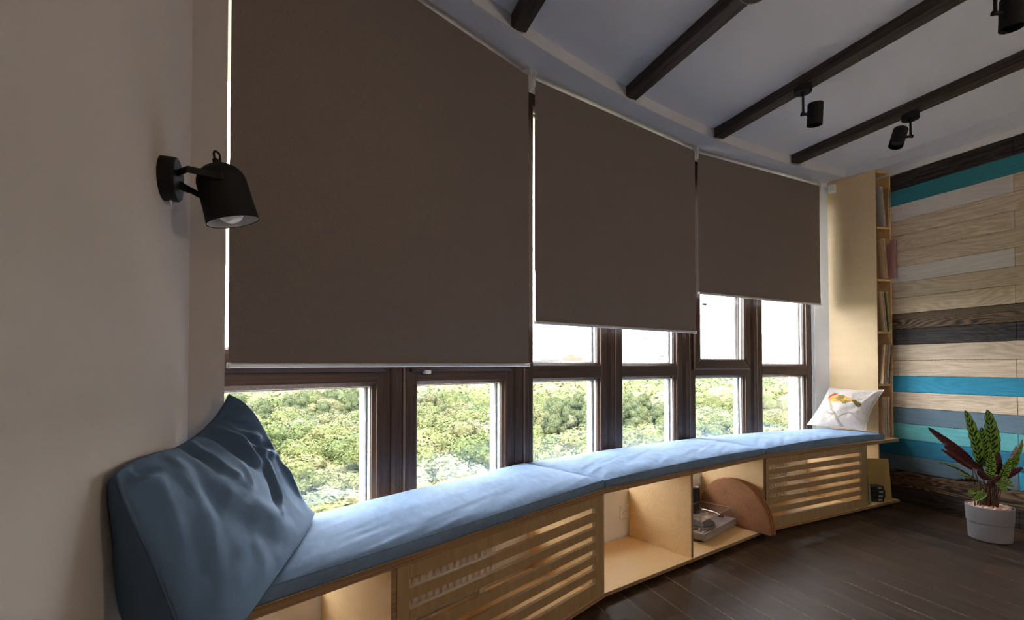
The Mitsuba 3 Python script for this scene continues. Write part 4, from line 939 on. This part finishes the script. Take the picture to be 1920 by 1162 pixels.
# end cubby: leaning board, boxes, thin sleeves
f3 = seg_frame(3)
def at3(l, o, z): return f3[0] + f3[1] * l + f3[2] * o + UP * z
lb = thing('leaning_board', 'yellowish plywood board leaning in the end cubby beside the plank wall', 'board')
a0, a1 = at3(1.490, 0.026, 0.0356), at3(1.190, 0.236, 0.0356)
ex = (a1 - a0); Lb = np.linalg.norm(ex); ex /= Lb
ey = np.array([ex[1], -ex[0], 0]); ey = ey if ey @ f3[2] > 0 else -ey; tilt = UP + ey * 0.13; tilt /= np.linalg.norm(tilt); ey = ey - tilt * (ey @ tilt); ey /= np.linalg.norm(ey)
part(lb, 'sheet', box((0, 0, 0.002), (0.36, 0.012, 0.305), 0.001, (a0, ex, ey, tilt)), 'm_ply_gold')
def gold(p, n, uv):
    return mix((0.42, 0.29, 0.085), (0.53, 0.38, 0.13), fbm(p.x * 9, p.y * 9, p.z * 30, 3))
bsdf('m_ply_gold', gold, 0.5, 0.3)
bsdf('m_case', (0.018, 0.018, 0.020), 0.25, 0.5)
bsdf('m_label', (0.40, 0.38, 0.36), 0.4, 0.4)
for k in range(4):
    q = at3(1.268 + 0.003 * ((k * 7) % 3 - 1), 0.058 + 0.003 * (k % 2), 0.0358 + 0.0292 * k)
    rot = u(85.3 + 24 + 3 * ((k * 5) % 3 - 1)); rq = np.array([-rot[1], rot[0], 0])
    t = thing('tape_case', ['black tape case at the bottom of the small stack in the end cubby', 'black tape case second from the bottom of the end cubby stack', 'black tape case third from the bottom of the end cubby stack', 'black tape case on top of the end cubby stack'][k], 'tape case', 'stack of black tape cases')
    part(t, 'case', box((0, 0, 0), (0.112, 0.066, 0.0285), 0.0035, (q, rot, rq, UP)), 'm_case')
    part(t, 'spine_label', box((0.060, -0.0006, 0.008), (0.092, 0.001, 0.020), 0.0, (q, rot, rq, UP)), 'm_label', label='pale label on the spine')
for k, c in enumerate((grn, cream, tan)):
    q = at3(1.1640 + 0.007 * k, 0.012, 0.0362)
    ex_ = f3[1] * 0.985 + UP * 0.0; tz = UP * 0.985 - f3[1] * 0.10 * (1 if k else 1); tz /= np.linalg.norm(tz)
    t = thing('thin_folder', f'{names[c]} thin folder leaning behind the far grille, {["first", "second", "third"][k]} from the grille', 'folder', 'thin folders in the end cubby')
    exx = f3[1] - tz * (f3[1] @ tz); exx /= np.linalg.norm(exx)
    part(t, 'cover', box((0, 0, 0.002), (0.004, 0.24, 0.20 - 0.02 * k), 0.0005, (q, exx, f3[2], tz)), sleeve_mat(c))
    part(t, 'pages', box((0.0008, 0.0, 0.004), (0.0032, 0.241, 0.198 - 0.02 * k), 0.0, (q, exx, f3[2], tz)), 'm_label')

# ------------------------------------------------------------------ potted plant
bsdf('m_pot', plaster((0.190, 0.180, 0.188), 0.05), 0.5, 0.4)
bsdf('m_soil', (0.025, 0.016, 0.010), 0.9, 0.1)
plant = thing('potted_plant', 'rattlesnake plant with patterned green and maroon leaves in a grey pot by the plank wall', 'plant')
PC = np.array([3.797, 1.675, 0.0])
rb, rt_, ph = 0.098, 0.110, 0.205
def rr(z): return rb + (rt_ - rb) * z / ph
pot = part(plant, 'pot', lathe([(0, 0.001), (rb - 0.006, 0.001), (rb, 0.005), (rr(0.105), 0.105), (rr(0.105) - 0.0028, 0.1055), (rr(0.105) - 0.0028, 0.1080), (rr(0.108) + 0.0022, 0.1085), (rt_ + 0.0022, ph - 0.003), (rt_ - 0.001, ph), (rt_ - 0.005, ph), (rt_ - 0.007, ph - 0.004), (rt_ - 0.008, ph - 0.06), (0, ph - 0.06)], PC, UP, 96), 'm_pot', 30)
part(plant, 'soil', lathe([(0, ph - 0.06), (rt_ - 0.009, ph - 0.06), (rt_ - 0.009, ph - 0.022), (0, ph - 0.016)], PC, UP, 48), 'm_soil', 40)
gravel_c = []
for c in ((0.62, 0.50, 0.42), (0.62, 0.36, 0.29), (0.58, 0.44, 0.30)):
    k = 'm_gravel_%d' % int(c[1] * 100); bsdf(k, c, 0.7, 0.3); gravel_c.append(k)
peb = [[], [], []]
ico = trimesh.creation.icosphere(subdivisions=1, radius=1)
for k in range(260):
    r = (rt_ - 0.018) * math.sqrt(rng.random()); a = rng.random() * 6.283
    if r < 0.045 and rng.random() < 0.6: continue
    s_ = 0.0055 + 0.0055 * rng.random()
    m = ico.copy(); m.vertices = m.vertices * (1 + 0.25 * (rng.random((len(m.vertices), 1)) - 0.5)) * s_ * np.array([1.2, 0.9, 0.75])
    m.apply_transform(trimesh.transformations.rotation_matrix(rng.random() * 6, [rng.random(), rng.random(), 1]))
    m.apply_translation(PC + (r * math.cos(a), r * math.sin(a), ph - 0.0125 + 0.010 * rng.random()))
    peb[k % 3].append(m)
for k, l in enumerate(peb): part(plant, 'gravel', cat(*l), gravel_c[k], kind='stuff', label='pale and pink gravel on the soil')
def leaf_top(p, n, uv):
    a = dr.abs(uv.x - 0.5) * 2; v_ = uv.y
    k = v_ * 13 - a * 1.5
    fr_ = k - dr.floor(k); par = dr.floor(k)
    odd = par - 2 * dr.floor(par * 0.5)
    lim = dr.select(odd > 0.5, 0.82, 0.50)
    blot = smoothstep(0.06, 0.18, fr_) * (1 - smoothstep(0.66, 0.80, fr_)) * (1 - smoothstep(lim - 0.08, lim, a)) * smoothstep(0.03, 0.07, a)
    col = mix((0.125, 0.240, 0.022), (0.185, 0.320, 0.038), noise(uv.x * 9, v_ * 60))
    col = mix(col, (0.010, 0.022, 0.012), blot)
    return mix(col, (0.020, 0.060, 0.014), smoothstep(0.86, 0.98, a))
def leaf_under(p, n, uv):
    a = dr.abs(uv.x - 0.5) * 2; k = uv.y * 13 - a * 1.5; fr_ = k - dr.floor(k)
    blot = smoothstep(0.06, 0.18, fr_) * (1 - smoothstep(0.60, 0.80, fr_)) * (1 - smoothstep(0.55, 0.75, a)) * smoothstep(0.03, 0.08, a)
    col = mix((0.060, 0.009, 0.012), (0.100, 0.016, 0.016), noise(uv.x * 14, uv.y * 40))
    return mix(col, (0.022, 0.006, 0.010), 0.8 * blot)
scene['m_leaf'] = {'type': 'twosided', 'front': {'type': 'principled', 'base_color': proc(leaf_top), 'roughness': 0.38, 'specular': 0.5},
                   'back': {'type': 'principled', 'base_color': proc(leaf_under), 'roughness': 0.5, 'specular': 0.4}}
bsdf('m_stalk', (0.070, 0.030, 0.014), 0.5, 0.4)
def plant_pt(px, py, dz):                                                    # metres right, metres up from the soil centre, metres away from the room
    return PC + CR_ * px + CF_ * dz + UP * (ph + py)
def leaf(base, tip, width, face, bend, curl, seed, label, root):
    base, tip = np.asarray(base, float), np.asarray(tip, float)
    L = np.linalg.norm(tip - base); d = (tip - base) / L
    face = np.asarray(face, float); face = face - d * (face @ d); face /= np.linalg.norm(face)
    side = np.cross(d, face)
    n, m = 26, 11
    v = np.linspace(0, 1, n); w = np.linspace(-1, 1, m)
    prof = np.clip(np.sin(np.pi * v ** 0.85), 0, 1) ** np.where(v > 0.5, 0.48, 0.70) * (1 - 0.12 * v)
    prof[0] = 0.02; prof[-1] = 0.01
    mid = base + d * (v * L)[:, None] + face * (bend * np.sin(np.pi * v * 0.9))[:, None]
    r = np.random.default_rng(seed); ph0 = r.random() * 6
    Vv = []
    for j, ww in enumerate(w):
        wave = 0.0055 * np.sin(v * 42 + ph0 + (2.0 if ww > 0 else 0)) * abs(ww) ** 1.5
        Vv.append(mid + side * (prof * ww * width / 2)[:, None] + face * (curl * (ww * ww) * prof + wave * prof)[:, None])
    Vv = np.stack(Vv, 1)
    uv = np.stack([np.repeat((w[None] + 1) / 2, n, 0).ravel(), np.repeat(v[:, None], m, 1).ravel()], 1)
    q = grid_faces(n, m)
    mesh = orient(Vv.reshape(-1, 3), q, face)
    k = part(plant, 'leaf', mesh, 'm_leaf', True, label=label, uv=uv)
    st = CubicSpline([0, 0.6, 1], np.array([root, root * 0.45 + base * 0.55 + UP * 0.012, base + d * 0.01]))(np.linspace(0, 1, 10))
    part(k, 'stalk', tube(st, np.linspace(0.0032, 0.0018, 10), 8), 'm_stalk', True)
    return k
TOFACE = -CF_ - 0.25 * CR_ + UP * 0.25
M = 305.0
def L_(tip, base, w, dt=0.0, db=0.0, face=TOFACE, bend=0.0, curl=0.010, label=None):
    """tip and base: (metres right of, metres above) the middle of the soil."""
    i = len([k for k in scene if k.startswith(plant + '__leaf') and k.count('__') == 1])
    rb_ = plant_pt(0.05 * (rng.random() - 0.5) + base[0] * 0.5, -0.020, 0.05 * (rng.random() - 0.5))
    leaf(plant_pt(base[0], base[1], db), plant_pt(tip[0], tip[1], dt), w, face, bend, curl, 100 + i, label, rb_)
UNDER = CF_ + UP * 0.2 + 0.2 * CR_
L_((-0.165, 0.585), (-0.040, 0.215), 0.070, -0.02, 0.01, bend=0.02, label='tall upright green leaf with dark blotches')
L_((-0.030, 0.590), (0.035, 0.250), 0.085, -0.02, 0.02, bend=0.02, label='tallest upright green leaf with dark blotches')
L_((-0.072, 0.480), (-0.010, 0.225), 0.075, -0.03, 0.0)
L_((0.072, 0.440), (0.040, 0.235), 0.060, 0.02, 0.03)
L_((-0.325, 0.470), (-0.090, 0.265), 0.050, 0.05, 0.0, face=UNDER + UP * 0.5, curl=-0.012, label='long leaf showing its maroon underside')
L_((-0.272, 0.362), (-0.060, 0.215), 0.050, 0.00, -0.03, face=UNDER + UP * 0.4, curl=-0.012, label='broad leaf showing its maroon underside')
L_((-0.235, 0.350), (-0.080, 0.235), 0.040, 0.04, 0.01)
L_((-0.325, 0.348), (-0.120, 0.215), 0.030, -0.04, -0.03, face=UNDER + UP * 0.9, label='narrow maroon leaf seen almost edge-on')
L_((-0.366, 0.266), (-0.110, 0.150), 0.040, -0.06, -0.03, face=TOFACE * 0.4 + UP, bend=0.02)
L_((-0.290, 0.215), (-0.090, 0.150), 0.050, -0.12, -0.04, face=TOFACE * 0.6 + UP)
L_((-0.165, 0.235), (-0.050, 0.165), 0.040, -0.10, -0.05, face=UNDER, label='short maroon leaf left of the middle')
L_((-0.262, 0.165), (-0.070, 0.150), 0.030, -0.06, -0.03, face=UNDER * 0.5 + UP * 0.3, label='low maroon leaf pointing left')
L_((0.200, 0.405), (0.055, 0.190), 0.040, 0.00, 0.02, face=-CR_ * 0.2 - CF_ * 0.9 - UP * 0.5, bend=0.02, curl=0.022)
L_((0.208, 0.362), (0.045, 0.150), 0.046, 0.04, 0.02, face=-CR_ * 0.1 - CF_ * 1.0 - UP * 0.5, bend=0.01, curl=0.022)
L_((0.128, 0.300), (0.030, 0.160), 0.050, -0.06, 0.0, face=TOFACE - UP * 0.3)
L_((0.115, 0.250), (0.020, 0.150), 0.046, -0.09, -0.02, face=UNDER * 0.8 + CR_ * 0.6, label='maroon leaf at the lower right')
L_((-0.158, 0.042), (-0.050, 0.085), 0.040, -0.06, -0.03, face=UP - CF_ * 0.9)
L_((-0.130, 0.075), (-0.040, 0.100), 0.042, 0.0, 0.0, face=UP - CF_ * 0.9)
L_((0.055, 0.135), (0.000, 0.190), 0.058, -0.09, -0.03, face=TOFACE + UP * 0.4)
L_((0.000, 0.105), (-0.015, 0.175), 0.052, -0.10, -0.05, face=TOFACE + UP * 0.4)
L_((-0.005, 0.200), (-0.045, 0.120), 0.050, -0.08, -0.05, face=UNDER, label='small maroon leaf at the middle of the plant')
L_((-0.035, 0.340), (-0.030, 0.160), 0.060, -0.05, -0.03)
L_((0.030, 0.330), (0.018, 0.150), 0.062, -0.03, -0.02, face=UNDER + CR_ * 0.3, label='dark maroon leaf in the middle')
L_((0.062, 0.300), (0.035, 0.150), 0.052, -0.07, -0.03)
for k in range(12):
    a = rng.random() * 6.283; r = 0.045 * math.sqrt(rng.random())
    p0 = np.array([r * math.cos(a), 0, r * math.sin(a)])
    st = np.array([plant_pt(p0[0], -0.02, p0[2]), plant_pt(p0[0] * 1.3, 0.06, p0[2] * 1.2), plant_pt(p0[0] * 1.6 + 0.01, 0.12 + 0.06 * rng.random(), p0[2] * 1.3)])
    part(plant, 'stem', tube(CubicSpline([0, .5, 1], st)(np.linspace(0, 1, 8)), np.linspace(0.0036, 0.0022, 8), 8), 'm_stalk', True)
bud = CubicSpline([0, .5, 1], np.array([plant_pt(0.04, 0.05, 0.0), plant_pt(0.075, 0.095, 0.0), plant_pt(0.135, 0.088, 0.0)]))(np.linspace(0, 1, 14))
part(plant, 'flower_stem', tube(bud, np.r_[np.full(11, 0.0018), 0.0045, 0.005, 0.001], 8), 'm_stalk', True, label='thin stem with a dark bud pointing right')

# ------------------------------------------------------------------ outside: ground, forest, far city, pylon
GZ = -20.5
def terrain(x, y):
    d = np.hypot(x, y); return GZ + 3.0 * (meshkit.noise(np.stack([np.asarray(x) * 0.01, np.asarray(y) * 0.01, np.zeros_like(np.asarray(x, float))], -1), 5) - 0.5)
def ground_col(p, n, uv): return mix((0.030, 0.042, 0.012), (0.070, 0.085, 0.030), fbm(p.x * 0.15, p.y * 0.15, 0.0, 3))
bsdf('m_ground', ground_col, 0.95, 0.1)
gx = np.concatenate([np.linspace(-3000, -200, 12), np.linspace(-180, 420, 40), np.linspace(450, 3500, 12)]); gy = np.concatenate([np.linspace(-400, 0, 6), np.linspace(10, 500, 40), np.linspace(550, 4500, 12)])
X_, Y_ = np.meshgrid(gx, gy, indexing='ij')
structure('ground', (np.stack([X_, Y_, terrain(X_, Y_)], -1).reshape(-1, 3), grid_faces(len(gx), len(gy))), 'm_ground', True)

def leafy(name, a, b, c):  # dark leaf tones raised, the haze over the forest put into the colours
    def f(p, n, uv):
        t = noise(p.x * 0.55, p.y * 0.55, p.z * 0.55); v_ = noise(p.x * 2.6, p.y * 2.6, p.z * 2.6); w = noise(p.x * 7.1, p.y * 7.1, p.z * 7.1)
        k = cell_rand(p.x * 0.16, p.y * 0.16)
        return mix(mix(a, b, smoothstep(0.30, 0.72, 0.14 * t + 0.40 * v_ + 0.46 * w)), c, 0.55 * k * smoothstep(0.3, 0.7, t))
    bsdf(name, f, 0.8, 0.1)
leafy('m_tree_spring', (0.042, 0.053, 0.017), (0.089, 0.096, 0.036), (0.090, 0.085, 0.038))
leafy('m_tree_green', (0.032, 0.045, 0.017), (0.072, 0.086, 0.030), (0.070, 0.076, 0.034))
leafy('m_tree_blossom', (0.055, 0.065, 0.030), (0.105, 0.106, 0.066), (0.090, 0.094, 0.049))
leafy('m_tree_pine', (0.035, 0.045, 0.019), (0.062, 0.071, 0.032), (0.060, 0.066, 0.031))
leafy('m_tree_brown', (0.042, 0.045, 0.018), (0.078, 0.077, 0.036), (0.074, 0.068, 0.032))
bsdf('m_bark', (0.060, 0.045, 0.035), 0.9, 0.1)
def crown(seed, pine=False, nl=1500, size=1.0):
    r = np.random.default_rng(seed); P, Nn = [], []
    cores = []
    if pine:
        for k in range(30):
            z = r.random(); rad = (1 - 0.75 * z) * 0.62
            a = r.random() * 6.28; q = rad * (0.3 + 0.7 * r.random())
            cores.append((np.array([q * math.cos(a), q * math.sin(a), -0.65 + 1.4 * z]), 0.14 + 0.13 * r.random()))
    else:
        for k in range(26):
            d = r.normal(size=3); d /= np.linalg.norm(d); rr_ = 0.30 + 0.36 * r.random()
            cores.append((d * np.array([0.66, 0.66, 0.52]) * (0.35 + 0.65 * r.random() ** 0.5) + (0, 0, 0.05), 0.18 + 0.17 * r.random()))
    w = np.array([c[1] ** 2 for c in cores]); w /= w.sum()
    ids = r.choice(len(cores), nl, p=w)
    V, F = [], []
    for i in ids:
        d = r.normal(size=3); d[2] = d[2] + 0.35; d /= np.linalg.norm(d); c, R = cores[i]
        p = c + d * R * (0.90 + 0.16 * r.random())
        n_ = d + 0.7 * r.normal(size=3); n_ /= np.linalg.norm(n_)
        a = np.cross(n_, [0.3, 0.5, 0.8]); a /= np.linalg.norm(a); b = np.cross(n_, a); th = r.random() * 6.28; a, b = a * math.cos(th) + b * math.sin(th), b * math.cos(th) - a * math.sin(th)
        s_ = (0.030 + 0.030 * r.random()) * size
        k = len(V); V += [p - a * s_ - b * s_ * .6, p + a * s_ * .9 - b * s_ * .7, p + a * s_ + b * s_ * .7, p - a * s_ * .8 + b * s_ * .8]; F += [[k, k + 1, k + 2], [k, k + 2, k + 3]]
    m = trimesh.Trimesh(np.array(V), F, process=False)
    blobs = []
    for c, R in cores:
        s_ = trimesh.creation.icosphere(subdivisions=1, radius=R * 0.86); s_.apply_translation(c); blobs.append(s_)
    return cat(m, *blobs)
kinds = [('spring', 'm_tree_spring', 'bright yellow-green leafy tree outside the'), ('green', 'm_tree_green', 'fresh green leafy tree outside the'), ('blossom', 'm_tree_blossom', 'pale blossoming tree outside the'),
         ('pine', 'm_tree_pine', 'dark pine outside the'), ('brown', 'm_tree_brown', 'thin brownish tree outside the')]
tr_rng = np.random.default_rng(21)
protos = {}
for kname, mat, says in kinds:
    for v in range(2):
        c_ = crown(40 + 7 * v + len(kname), kname == 'pine', {'pine': 5200, 'brown': 4400}.get(kname, 6400), 0.46 if kname == 'pine' else 0.48)
        protos[kname, v] = ply(c_, mat, False)
trunk_p = ply(cat(cyl((0, 0, -1), (0, 0, 0.02), 0.035, 7, 0.022), cyl((0, 0, -0.25), (0.20, 0.1, 0.3), 0.014, 6, 0.006), cyl((0, 0, -0.3), (-0.2, 0.12, 0.25), 0.014, 6, 0.006)), 'm_bark', 40)
cells = []
sp = 7.6
for i in range(-20, 60):
    for j in range(4, 60):
        x, y = (i + 0.5 * (j % 2) + 0.55 * (tr_rng.random() - 0.5)) * sp, (j + 0.55 * (tr_rng.random() - 0.5)) * sp * 0.87
        d = math.hypot(x, y); az = math.degrees(math.atan2(x, y))
        cells.append((d, az, x, y, tr_rng.random(), tr_rng.random(), tr_rng.random(), tr_rng.random()))
cells = sorted(c for c in cells if -11 < c[1] < 54 and c[0] > 20)
def pick(x, y, r):
    f = meshkit.fbm(np.array([[x * 0.022, y * 0.022, 3.0]]), 2, 9)[0]
    if f > 0.60 and r < 0.55: return 'pine'
    return 'spring' if r < 0.36 else 'green' if r < 0.62 else 'blossom' if r < 0.79 else 'brown' if r < 0.93 else 'pine'
far = {k[0]: [] for k in kinds}
count = 0
for d, az, x, y, r1_, r2_, r3_, r4_ in cells:
    kname = pick(x, y, r1_); k = [q for q in kinds if q[0] == kname][0]
    z = float(terrain(x, y)); hgt = (14.0 if kname == 'pine' else 13.0) * (0.78 + 0.42 * r2_)
    rad = (5.2 if kname == 'pine' else 6.0) * (0.8 + 0.5 * r3_); hz = hgt * (0.36 if kname == 'pine' else 0.36)
    M_ = T().translate([x, y, z + hgt - hz]).rotate([0, 0, 1], r4_ * 360).scale([rad, rad, hz])
    if count < 290:
        px = 960 + FPX * math.tan(math.radians(az) - YAW) if abs(math.radians(az) - YAW) < 1.4 else -1
        wi = sum(px > e for e in (738, 973, 1147, 1287, 1413)); band = 'among the nearest crowns' if d < 75 else 'half way to the horizon' if d < 120 else 'far back'
        t = thing('tree', k[2] + ' ' + ('first', 'second', 'third', 'fourth', 'fifth', 'sixth')[wi] + ' window, ' + band, 'tree', 'trees of the forest below the windows')
        scene[t + '__crown'] = {**protos[kname, int(r4_ * 17) % 2], 'to_world': M_}
        scene[t + '__trunk'] = {**trunk_p, 'to_world': T().translate([x, y, z + hgt - hz]).rotate([0, 0, 1], r4_ * 360).scale([rad * 0.9, rad * 0.9, hgt - hz + 0.3])}
        count += 1
        LAST_D = d
    else:
        far[kname].append((x, y, z + hgt - hz, rad, hz, r4_))
for i in range(-60, 110):                                                    # beyond: coarser spacing, low-detail crowns joined into one mesh per kind
    for j in range(2, 130):
        x, y = (i + 0.5 * (j % 2) + 0.6 * (tr_rng.random() - 0.5)) * 7.5, (j + 0.6 * (tr_rng.random() - 0.5)) * 6.5
        d = math.hypot(x, y); az = math.degrees(math.atan2(x, y)); r1_, r2_, r3_, r4_ = tr_rng.random(4)
        if not (-34 < az < 68) or (d < LAST_D if -11 < az < 54 else d < 24) or d > 660 or (d > 330 and (i * 7 + j * 3) % 5 > 1): continue
        kname = pick(x, y, r1_); hgt = 13.0 * (0.8 + 0.45 * r2_); rad = (5.0 if d < 330 else 7.2) * (0.8 + 0.5 * r3_)
        far[kname].append((x, y, float(terrain(x, y)) + hgt * 0.62, rad, hgt * 0.40, r4_))
low = {}
for kname, _, _ in kinds:
    r = np.random.default_rng(5 + len(kname)); m = trimesh.creation.icosphere(subdivisions=1, radius=1.0)
    v = m.vertices; m.vertices = v * (0.55 + 0.75 * meshkit.fbm(v * 2.6 + len(kname), 3, 3))[:, None]
    V, F = [], []
    for i in range(200):
        q = m.vertices[m.faces[r.integers(len(m.faces))]]; w = r.dirichlet((1, 1, 1)); p = (w[:, None] * q).sum(0) * (1.0 + 0.12 * r.random()); n_ = p / np.linalg.norm(p) + 0.9 * r.normal(size=3); n_ /= np.linalg.norm(n_)
        a = np.cross(n_, [0.3, 0.5, 0.8]); a /= np.linalg.norm(a); b = np.cross(n_, a); s_ = 0.045 + 0.05 * r.random(); k = len(V)
        V += [p - a * s_ - b * s_ * .6, p + a * s_ * .9 - b * s_ * .7, p + a * s_ + b * s_ * .7, p - a * s_ * .8 + b * s_ * .8]; F += [[k, k + 1, k + 2], [k, k + 2, k + 3]]
    low[kname] = cat(m, trimesh.Trimesh(np.array(V), F, process=False))
print('far crowns', sum(len(v) for v in far.values()))
for kname, mat, says in kinds:
    if not far[kname]: continue
    lv_, lf = low[kname].vertices, low[kname].faces
    VV, FF = [], []
    for q, (x, y, z, rad, hz, a) in enumerate(far[kname]):
        c_, s_ = math.cos(a * 6.28), math.sin(a * 6.28)
        w = np.stack([(lv_[:, 0] * c_ - lv_[:, 1] * s_) * rad, (lv_[:, 0] * s_ + lv_[:, 1] * c_) * rad, lv_[:, 2] * hz], 1) + (x, y, z)
        VV.append(w); FF.append(lf + q * len(lv_))
    single('distant_forest', trimesh.Trimesh(np.vstack(VV), np.vstack(FF), process=False), mat, {'spring': 'bright green part of the distant forest canopy', 'green': 'fresh green part of the distant forest canopy', 'blossom': 'pale blossoming part of the distant forest canopy',
           'pine': 'dark pines in the distant forest canopy', 'brown': 'brownish part of the distant forest canopy'}[kname], 'forest', kind='stuff')

# hazy blocks of flats far away on the skyline, and a lattice pylon
bsdf('m_far_wall', (0.095, 0.073, 0.054), 0.9, 0.1)
bsdf('m_far_glass', (0.045, 0.045, 0.048), 0.4, 0.3)
bsdf('m_steel', (0.045, 0.046, 0.052), 0.6, 0.3)
for k, (az, d, w, h, says) in enumerate(((26.1, 1500, 62, 36, 'long low block of flats on the hazy skyline'), (28.7, 1500, 62, 50, 'higher stepped block of flats on the hazy skyline'), (30.5, 1550, 40, 34, 'low pale building at the right end of the skyline blocks'))):
    a = math.radians(az); c_ = np.array([math.sin(a) * d, math.cos(a) * d, 0]); ex = np.array([math.cos(a), -math.sin(a), 0]); ey = np.array([math.sin(a), math.cos(a), 0])
    fr_ = (c_ + UP * (GZ - 2), ex, ey, UP); hh_ = h - (GZ - 2) * 0 
    t = thing('apartment_block', says, 'building', 'far blocks of flats on the skyline')
    base_h = -GZ + 2 + h * 0.62
    parts_ = [box((-w / 2, 0, 0), (w / 2, 14, base_h), 0, fr_)]
    if k == 1: parts_.append(box((-w * 0.28, 1, base_h), (w * 0.10, 13, base_h + 9), 0, fr_))
    part(t, 'walls', cat(*parts_), 'm_far_wall')
    part(t, 'roof', box((-w / 2 - 0.5, -0.5, base_h), (w / 2 + 0.5 if k != 1 else -w * 0.30, 14.5, base_h + 0.8), 0, fr_), 'm_far_glass')
    nf_ = 3 if k != 1 else 5
    for fl in range(nf_):
        for j in range(int(w / 7)):
            x0 = -w / 2 + 2.5 + j * 7
            part(t, 'window', box((x0, -0.15, base_h - 4.5 - fl * 4), (x0 + 3.4, 0.3, base_h - 2.4 - fl * 4), 0, fr_), 'm_far_glass')
py_ = thing('power_pylon', 'tall lattice power pylon on the hazy horizon, seen through the fourth window', 'pylon')
az = math.radians(YAW * 57.29578 + math.degrees(math.atan((1224 - 960) / FPX))); d = 620.0
pc2 = np.array([math.sin(az) * d, math.cos(az) * d, GZ]); ex = np.array([math.cos(az), -math.sin(az), 0]); ey = np.array([math.sin(az), math.cos(az), 0])
HT = 21 + 1.05 + 40.0
def pp(x, y, z): return pc2 + ex * x + ey * y + UP * z
legs, braces = [], []
def wid(z): return 5.2 - 3.9 * (z / HT) ** 0.8
for sx in (-1, 1):
    for sy in (-1, 1):
        part(py_, 'leg', tube([pp(sx * wid(0), sy * wid(0), 0), pp(sx * wid(HT * .5), sy * wid(HT * .5), HT * .5), pp(sx * wid(HT), sy * wid(HT), HT)], 0.50, 5), 'm_steel')
zs = np.linspace(2, HT, 15)
for z0, z1 in zip(zs[:-1], zs[1:]):
    for sy in (-1, 1):
        braces += [tube([pp(-wid(z0), sy * wid(z0), z0), pp(wid(z1), sy * wid(z1), z1)], 0.30, 4), tube([pp(wid(z0), sy * wid(z0), z0), pp(-wid(z1), sy * wid(z1), z1)], 0.30, 4)]
        braces += [tube([pp(sy * wid(z0), -wid(z0), z0), pp(sy * wid(z1), wid(z1), z1)], 0.30, 4)]
part(py_, 'lattice', cat(*braces), 'm_steel')
for z, L in ((HT - 5, 13), (HT - 16, 15), (HT - 27, 17)):
    part(py_, 'cross_arm', cat(tube([pp(-L, 0, z), pp(L, 0, z)], 0.42, 5), tube([pp(-L, 0, z), pp(0, 0, z + 2.2), pp(L, 0, z)], 0.30, 5)), 'm_steel')
